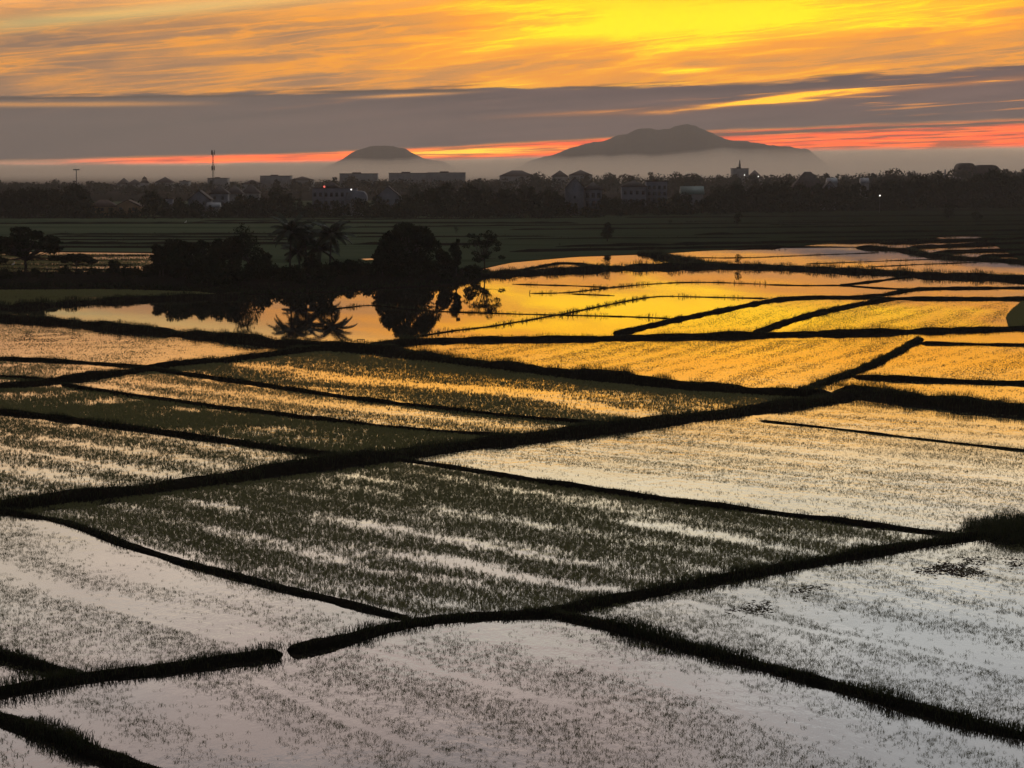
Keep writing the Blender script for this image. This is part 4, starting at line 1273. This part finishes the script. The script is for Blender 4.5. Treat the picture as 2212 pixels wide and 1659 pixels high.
# hazy far buildings
FG = 'hazy buildings along the skyline'
for x0, x1, yt, st, lb, ev in (
    (256, 276, 384, 'hip', 'hazy house with pointed roof left of the pagoda roof', 0.5), (277, 302, 387, 'hip', 'hazy house with a broad hip roof beside the pagoda roof', 0.55),
    (338, 372, 382, 'hip', 'hazy house with stepped hip roof right of the pagoda roof', 0.6), (390, 407, 390, 'flat', 'small flat hazy block left of the telecom mast', 0.9),
    (451, 491, 384, 'flat', 'flat hazy block directly behind the telecom mast', 0.9), (524, 562, 388, 'hip', 'low wide hazy roof right of the telecom mast', 0.6),
    (564, 628, 379, 'flat', 'long flat hazy block midway between mast and left hill', 0.9), (629, 676, 381, 'hip', 'long hazy block with low roof left of the villa', 0.75),
    (735, 815, 374, 'flat', 'long flat hazy block below the left slope of the hill', 0.93), (841, 922, 373, 'flat', 'long flat hazy block right below the hilltop', 0.93),
    (924, 1005, 372, 'flat', 'long flat hazy block below the right foot of the hill', 0.93), (1079, 1154, 368, 'hip', 'big hazy block with sloping ends between the two hills', 0.72),
    (1192, 1227, 368, 'hip', 'hazy house with cut-off hip roof, left of two', 0.7), (1230, 1279, 367, 'hip', 'hazy house with cut-off hip roof, right of two', 0.75),
    (1582, 1615, 363, 'flat', 'hazy block carrying the thin tower', 0.9), (1617, 1645, 367, 'hip', 'hazy roof right of the block with the thin tower', 0.6),
    (2068, 2105, 352, 'dome', 'dome-roofed hazy hall at right', 0.55), (2105, 2156, 356, 'dome', 'lower round-roofed hazy hall beside the dome-roofed hall', 0.6)):
    house(x0, x1, yt, 1780 if x0 < 1900 else 1600, lb, st, 'wall_g', 'roof_d', ev, 22, name='hazy_building', cat='building', group=FG)
house(306, 322, 380, 1760, 'hazy tower with a small two-tier pagoda roof', 'pagoda', 'wall_g', 'roof_d', 0.5, 7, name='pagoda', cat='pagoda', group=FG)


# ------------------------------------------------------------------ masts, lamps, small things
def mast(x, ytop, Y, label, r=0.35, lattice=True):
    H = ZT(ytop, Y)
    root = empty('telecom_mast', (PX(x, Y), Y, 0), label, 'mast')
    mb = MB()
    for k in range(3):
        a = k * 2.094
        mb.tube([(r * math.cos(a), r * math.sin(a), 0), (r * 0.55 * math.cos(a), r * 0.55 * math.sin(a), H * 0.96)], [0.10, 0.07], 5)
    for q in range(26):
        z0, z1 = H * 0.96 * q / 26, H * 0.96 * (q + 1) / 26
        s0, s1 = r * (1 - 0.45 * q / 26), r * (1 - 0.45 * (q + 1) / 26)
        for k in range(3):
            a, b_ = k * 2.094, (k + 1) * 2.094
            mb.tube([(s0 * math.cos(a), s0 * math.sin(a), z0), (s1 * math.cos(b_), s1 * math.sin(b_), z1)], [0.04, 0.04], 4)
    mb.build('lattice_frame', M['steel'], root)
    for zq, w_ in ((0.97, 0.5), (0.70, 0.45)):
        for k in range(3):
            a = k * 2.094 + 0.4
            pm = MB()
            cx_, cy_ = (r * 0.5 + w_) * math.cos(a), (r * 0.5 + w_) * math.sin(a)
            pm.box(cx_ - 0.16, cx_ + 0.16, cy_ - 0.12, cy_ + 0.12, H * zq - 1.0, H * zq + 1.0)
            pm.tube([(0, 0, H * zq), (cx_, cy_, H * zq)], [0.06, 0.06], 4)
            pm.build('antenna', M['steel'], root)
    tp = MB(); tp.tube([(0, 0, H * 0.94), (0, 0, H)], [0.06, 0.03], 4); tp.build('lightning_rod', M['steel'], root)


mast(463, 326, 1000, 'tall thin telecom mast standing alone against the red strip', 0.5)
Y = 1500
H = ZT(366, Y)
root = empty('light_mast', (PX(169, Y), Y, 0), 'high floodlight mast with a ring head at far left', 'light mast')
mb = MB(); mb.tube([(0, 0, 0), (0, 0, H)], [0.45, 0.28], 8); mb.build('pole', M['steel'], root)
mb = MB()
for k in range(8):
    a = k * 0.785
    mb.tube([(0, 0, H - 0.3), (1.7 * math.cos(a), 1.7 * math.sin(a), H - 0.1)], [0.12, 0.1], 4)
    mb.box(1.7 * math.cos(a) - 0.4, 1.7 * math.cos(a) + 0.4, 1.7 * math.sin(a) - 0.4, 1.7 * math.sin(a) + 0.4, H - 0.5, H + 0.25)
mb.build('lamp_ring', M['steel'], root)
Y = 1785
zb, zt = ZT(364, Y), ZT(346, Y)
mb = MB(); mb.tube([(0, 0, -0.2), (0, 0, (zt - zb) * 0.55), (0, 0, (zt - zb) * 0.6), (0, 0, zt - zb)], [1.0, 0.8, 0.6, 0.35], 8)
tag(mb.build('thin_tower', M['steel'], None, (PX(1598, Y), Y + 9, zb)), 'thin tower rising from a hazy roof below the big mountain', 'tower')
Y = 1080
mb = MB(); mb.tube([(0, 0, -0.3), (0, 0, ZT(378, Y)), (0, 0, ZT(366, Y))], [0.5, 0.4, 0.3], 8)
tag(mb.build('chimney_post', M['wall_w'], None, (PX(2003, Y), Y - 40, 0)), 'slim pale post standing among the right-hand trees', 'post')


def lamp(x, y, Y, label, m='lamp_w', r=0.35):
    z = ZT(y, Y)
    root = empty('street_lamp', (PX(x, Y), Y, 0), label, 'lamp', 'lit lamps in the village')
    mb = MB(); mb.tube([(0, 0.15, 0), (0, 0.15, z)], [0.09, 0.06], 6); mb.build('pole', M['steel'], root)
    mb = MB(); mb.tube([(0, 0, z - r), (0, 0, z - r * 0.6), (0, 0, z + r * 0.6), (0, 0, z + r)], [r * 0.4, r, r, r * 0.4], 8); mb.build('lamp_head', M[m], root)
lamp(1898, 422, 900, 'bright white lamp against the right dark trees', 'lamp_w', 0.28)
lamp(1606, 378, 1500, 'small white lamp below the thin tower', 'lamp_w', 0.32)
lamp(1636, 381, 1480, 'white lamp right of the block with the thin tower', 'lamp_w', 0.36)
lamp(702, 403, 852, 'red lamp by the many-windowed white villa', 'lamp_r', 0.36)
lamp(760, 409, 850, 'warm lamp at the right corner of the many-windowed villa', 'lamp_w', 0.24)


# wooden sluice frame at the pond shore
def sluice():
    p0 = G(776, 745)
    root = empty('sluice_gate', (p0[0], p0[1], 0), 'small wooden sluice frame standing in the pond by the shore bund', 'sluice gate')
    u = p0[1] / F
    for dx_, z in ((-12, 0.42), (-4, 0.58), (2, 0.62), (6, 0.60), (11, 0.58)):
        mb = MB(); mb.tube([(dx_ * u, 0, -0.3), (dx_ * u, 0, z)], [0.045, 0.04], 6); mb.build('post', M['wood'], root)
    for xa, xb, z in ((-12, -4, 0.40), (-4, 2, 0.56), (2, 11, 0.56)):
        mb = MB(); mb.tube([(xa * u - 0.05, 0.06, z), (xb * u + 0.05, 0.06, z)], [0.035, 0.035], 6); mb.build('crossbar', M['wood'], root)
sluice()


def egret(x, y, label, s=1.0):
    p0 = G(x, y)
    root = empty('egret', (p0[0], p0[1], 0.1), label, 'bird', 'white egrets')
    root.scale = (s, s, s)
    mb = MB()
    mb.tube([(-0.32, 0, 0.30), (-0.2, 0, 0.36), (0.0, 0, 0.42), (0.13, 0, 0.46), (0.18, 0, 0.56), (0.13, 0, 0.68), (0.16, 0, 0.80), (0.22, 0, 0.84), (0.27, 0, 0.83)],
            [0.01, 0.07, 0.12, 0.09, 0.045, 0.03, 0.03, 0.04, 0.02], 8)
    mb.build('body', M['feather'], root, smooth=True)
    mb = MB(); mb.tube([(0.27, 0, 0.83), (0.40, 0, 0.80)], [0.014, 0.003], 5); mb.build('beak', M['wood'], root)
    for sg in (-1, 1):
        mb = MB(); mb.tube([(0.0, sg * 0.04, 0.34), (0.03, sg * 0.04, 0.17), (0.0, sg * 0.04, -0.1)], [0.012, 0.01, 0.01], 5); mb.build('leg', M['wood'], root)
egret(401, 484, 'white bird standing in the far green field at left', 1.25)
egret(29, 577, 'white bird standing by the flat-topped tree', 1.1)


# ------------------------------------------------------------------ mountains
def hill(pts, Y, label, seed, depth=900, name='mountain'):
    """Ridge profile in frame units at distance Y, swept into a rounded massif."""
    xs_ = np.array([p[0] for p in pts], float); ys_ = np.array([p[1] for p in pts], float)
    m_, r_ = 320, 24
    xx = np.linspace(xs_[0], xs_[-1], m_)
    zz = CAMH - (np.interp(xx, xs_, ys_) + (fbm(xx * 0.05 + seed, xx * 0 + seed, 4) - 0.5) * 5.0 - HOR) / F * Y
    X = (xx - CX) / F * Y
    rel = np.linspace(-1, 1, r_)
    VV = []
    for q in rel:
        prof = (1 - abs(q) ** 1.4)
        nz_ = (fbm(X * 0.006 + seed, np.full(m_, q * 3 + seed), 4) - 0.5) * 0.35 * (1 - (1 - abs(q)) ** 3) * 1.0 if abs(q) > 0.01 else 0
        VV.append(np.column_stack([X * (1 + q * depth / Y), np.full(m_, Y + q * depth), np.where(prof > 0, (zz + 3) * prof * (1 + nz_), 0) - 3 + (fbm(xx * 0.11 + seed, np.full(m_, q * 5.0), 3) - 0.5) * zz.max() * 0.035]))
    i, j = np.meshgrid(np.arange(r_ - 1), np.arange(m_ - 1), indexing='ij')
    fs = np.stack([i * m_ + j, i * m_ + j + 1, (i + 1) * m_ + j + 1, (i + 1) * m_ + j], -1).reshape(-1, 4)
    o = obj(name, np.vstack(VV), fs, M['hill'], smooth=True)
    return tag(o, label, 'mountain', kind='structure')


hill([(680, 372), (720, 356), (740, 345), (765, 329), (790, 320), (812, 315.5), (832, 314), (852, 315.5), (872, 321), (895, 331), (915, 340), (935, 346), (960, 350), (1000, 372)], 7600, 'smaller rounded hill rising from the mist', 3)
hill([(1100, 370), (1150, 344), (1190, 336), (1210, 328), (1235, 318), (1262, 311), (1290, 306), (1310, 302), (1328, 293), (1340, 291), (1352, 290), (1370, 282), (1385, 278), (1400, 277), (1412, 280), (1428, 279), (1442, 281),
      (1455, 275), (1470, 271), (1484, 269.5), (1500, 273), (1515, 278), (1530, 287), (1550, 296), (1580, 303), (1620, 307), (1660, 312), (1700, 317), (1720, 318), (1745, 324), (1800, 372)], 8000, 'big humped mountain above the mist', 5)
hill([(-260, 376), (-200, 360), (-120, 350), (-60, 355), (0, 366), (30, 374), (60, 382)], 6000, 'faint low hill at far left', 7, 500)

# ------------------------------------------------------------------ air
def volume(name, col, dens, aniso):
    m = bpy.data.materials.new(name)
    m.use_nodes = True
    nt = m.node_tree
    nt.nodes.clear()
    pv = nt.nodes.new('ShaderNodeVolumePrincipled')
    pv.inputs['Color'].default_value = col
    pv.inputs['Density'].default_value = dens
    pv.inputs['Anisotropy'].default_value = aniso
    pv.inputs['Density Attribute'].default_value = ''
    pv.inputs['Temperature Attribute'].default_value = ''
    out = nt.nodes.new('ShaderNodeOutputMaterial')
    nt.links.new(pv.outputs[0], out.inputs['Volume'])
    return m


mb = MB(); mb.box(-6500, 6500, -300, 9700, -1.35, 215)
hz = mb.build('haze', volume('haze_air', (0.90, 0.82, 0.77, 1), 0.00008, 0.5))
hz['kind'] = 'stuff'
# evening mist lying over the plain beyond the village
ny, nx = 48, 260
yy, xx = np.meshgrid(np.linspace(2300, 7000, ny), np.linspace(-1, 1, nx), indexing='ij')
X = xx * yy * 0.36
t = (yy - 2300) / 4700
lat = (fbm(X[-1] * 0.0021 + 3, X[-1] * 0 + 1.5, 2) - 0.5) * 30 + (fbm(X[-1] * 0.0075 + 11, X[-1] * 0 + 4.5, 4) - 0.5) * 26   # billows along the far crest
Z = 10 + 10 * t + (16 + 48 * np.clip(xx * 1.3 + 0.5, 0, 1) + lat[None, :]) * t ** 1.9 + (fbm(X * 0.006, yy * 0.004, 4) - 0.5) * 10 * t
Z = np.maximum(Z, 3.0)
edge_ = np.minimum(1, np.minimum(np.arange(ny)[:, None] / 2.0 + 0.15, (ny - 1 - np.arange(ny))[:, None] / 2.0 + 0.75))
Z = Z * edge_
top = np.stack([X, yy, Z], -1).reshape(-1, 3)
bot = np.stack([X, yy, np.full_like(X, -0.9)], -1).reshape(-1, 3)
i, j = np.meshgrid(np.arange(ny - 1), np.arange(nx - 1), indexing='ij')
ft = np.stack([i * nx + j, i * nx + j + 1, (i + 1) * nx + j + 1, (i + 1) * nx + j], -1).reshape(-1, 4)
N0 = ny * nx
fb = ft[:, ::-1] + N0
sd_ = []
for a, rev in ((np.arange(nx), False), (np.arange(nx) + (ny - 1) * nx, True), (np.arange(ny) * nx, True), (np.arange(ny) * nx + nx - 1, False)):
    q = np.column_stack([a[:-1], a[1:], a[1:] + N0, a[:-1] + N0])
    sd_.append(q[:, ::-1] if not rev else q)
mi = obj('mist', np.vstack([top, bot]), np.vstack([ft, fb] + sd_), volume('mist_air', (0.97, 0.87, 0.74, 1), 0.00082, 0.55))
mi['kind'] = 'stuff'
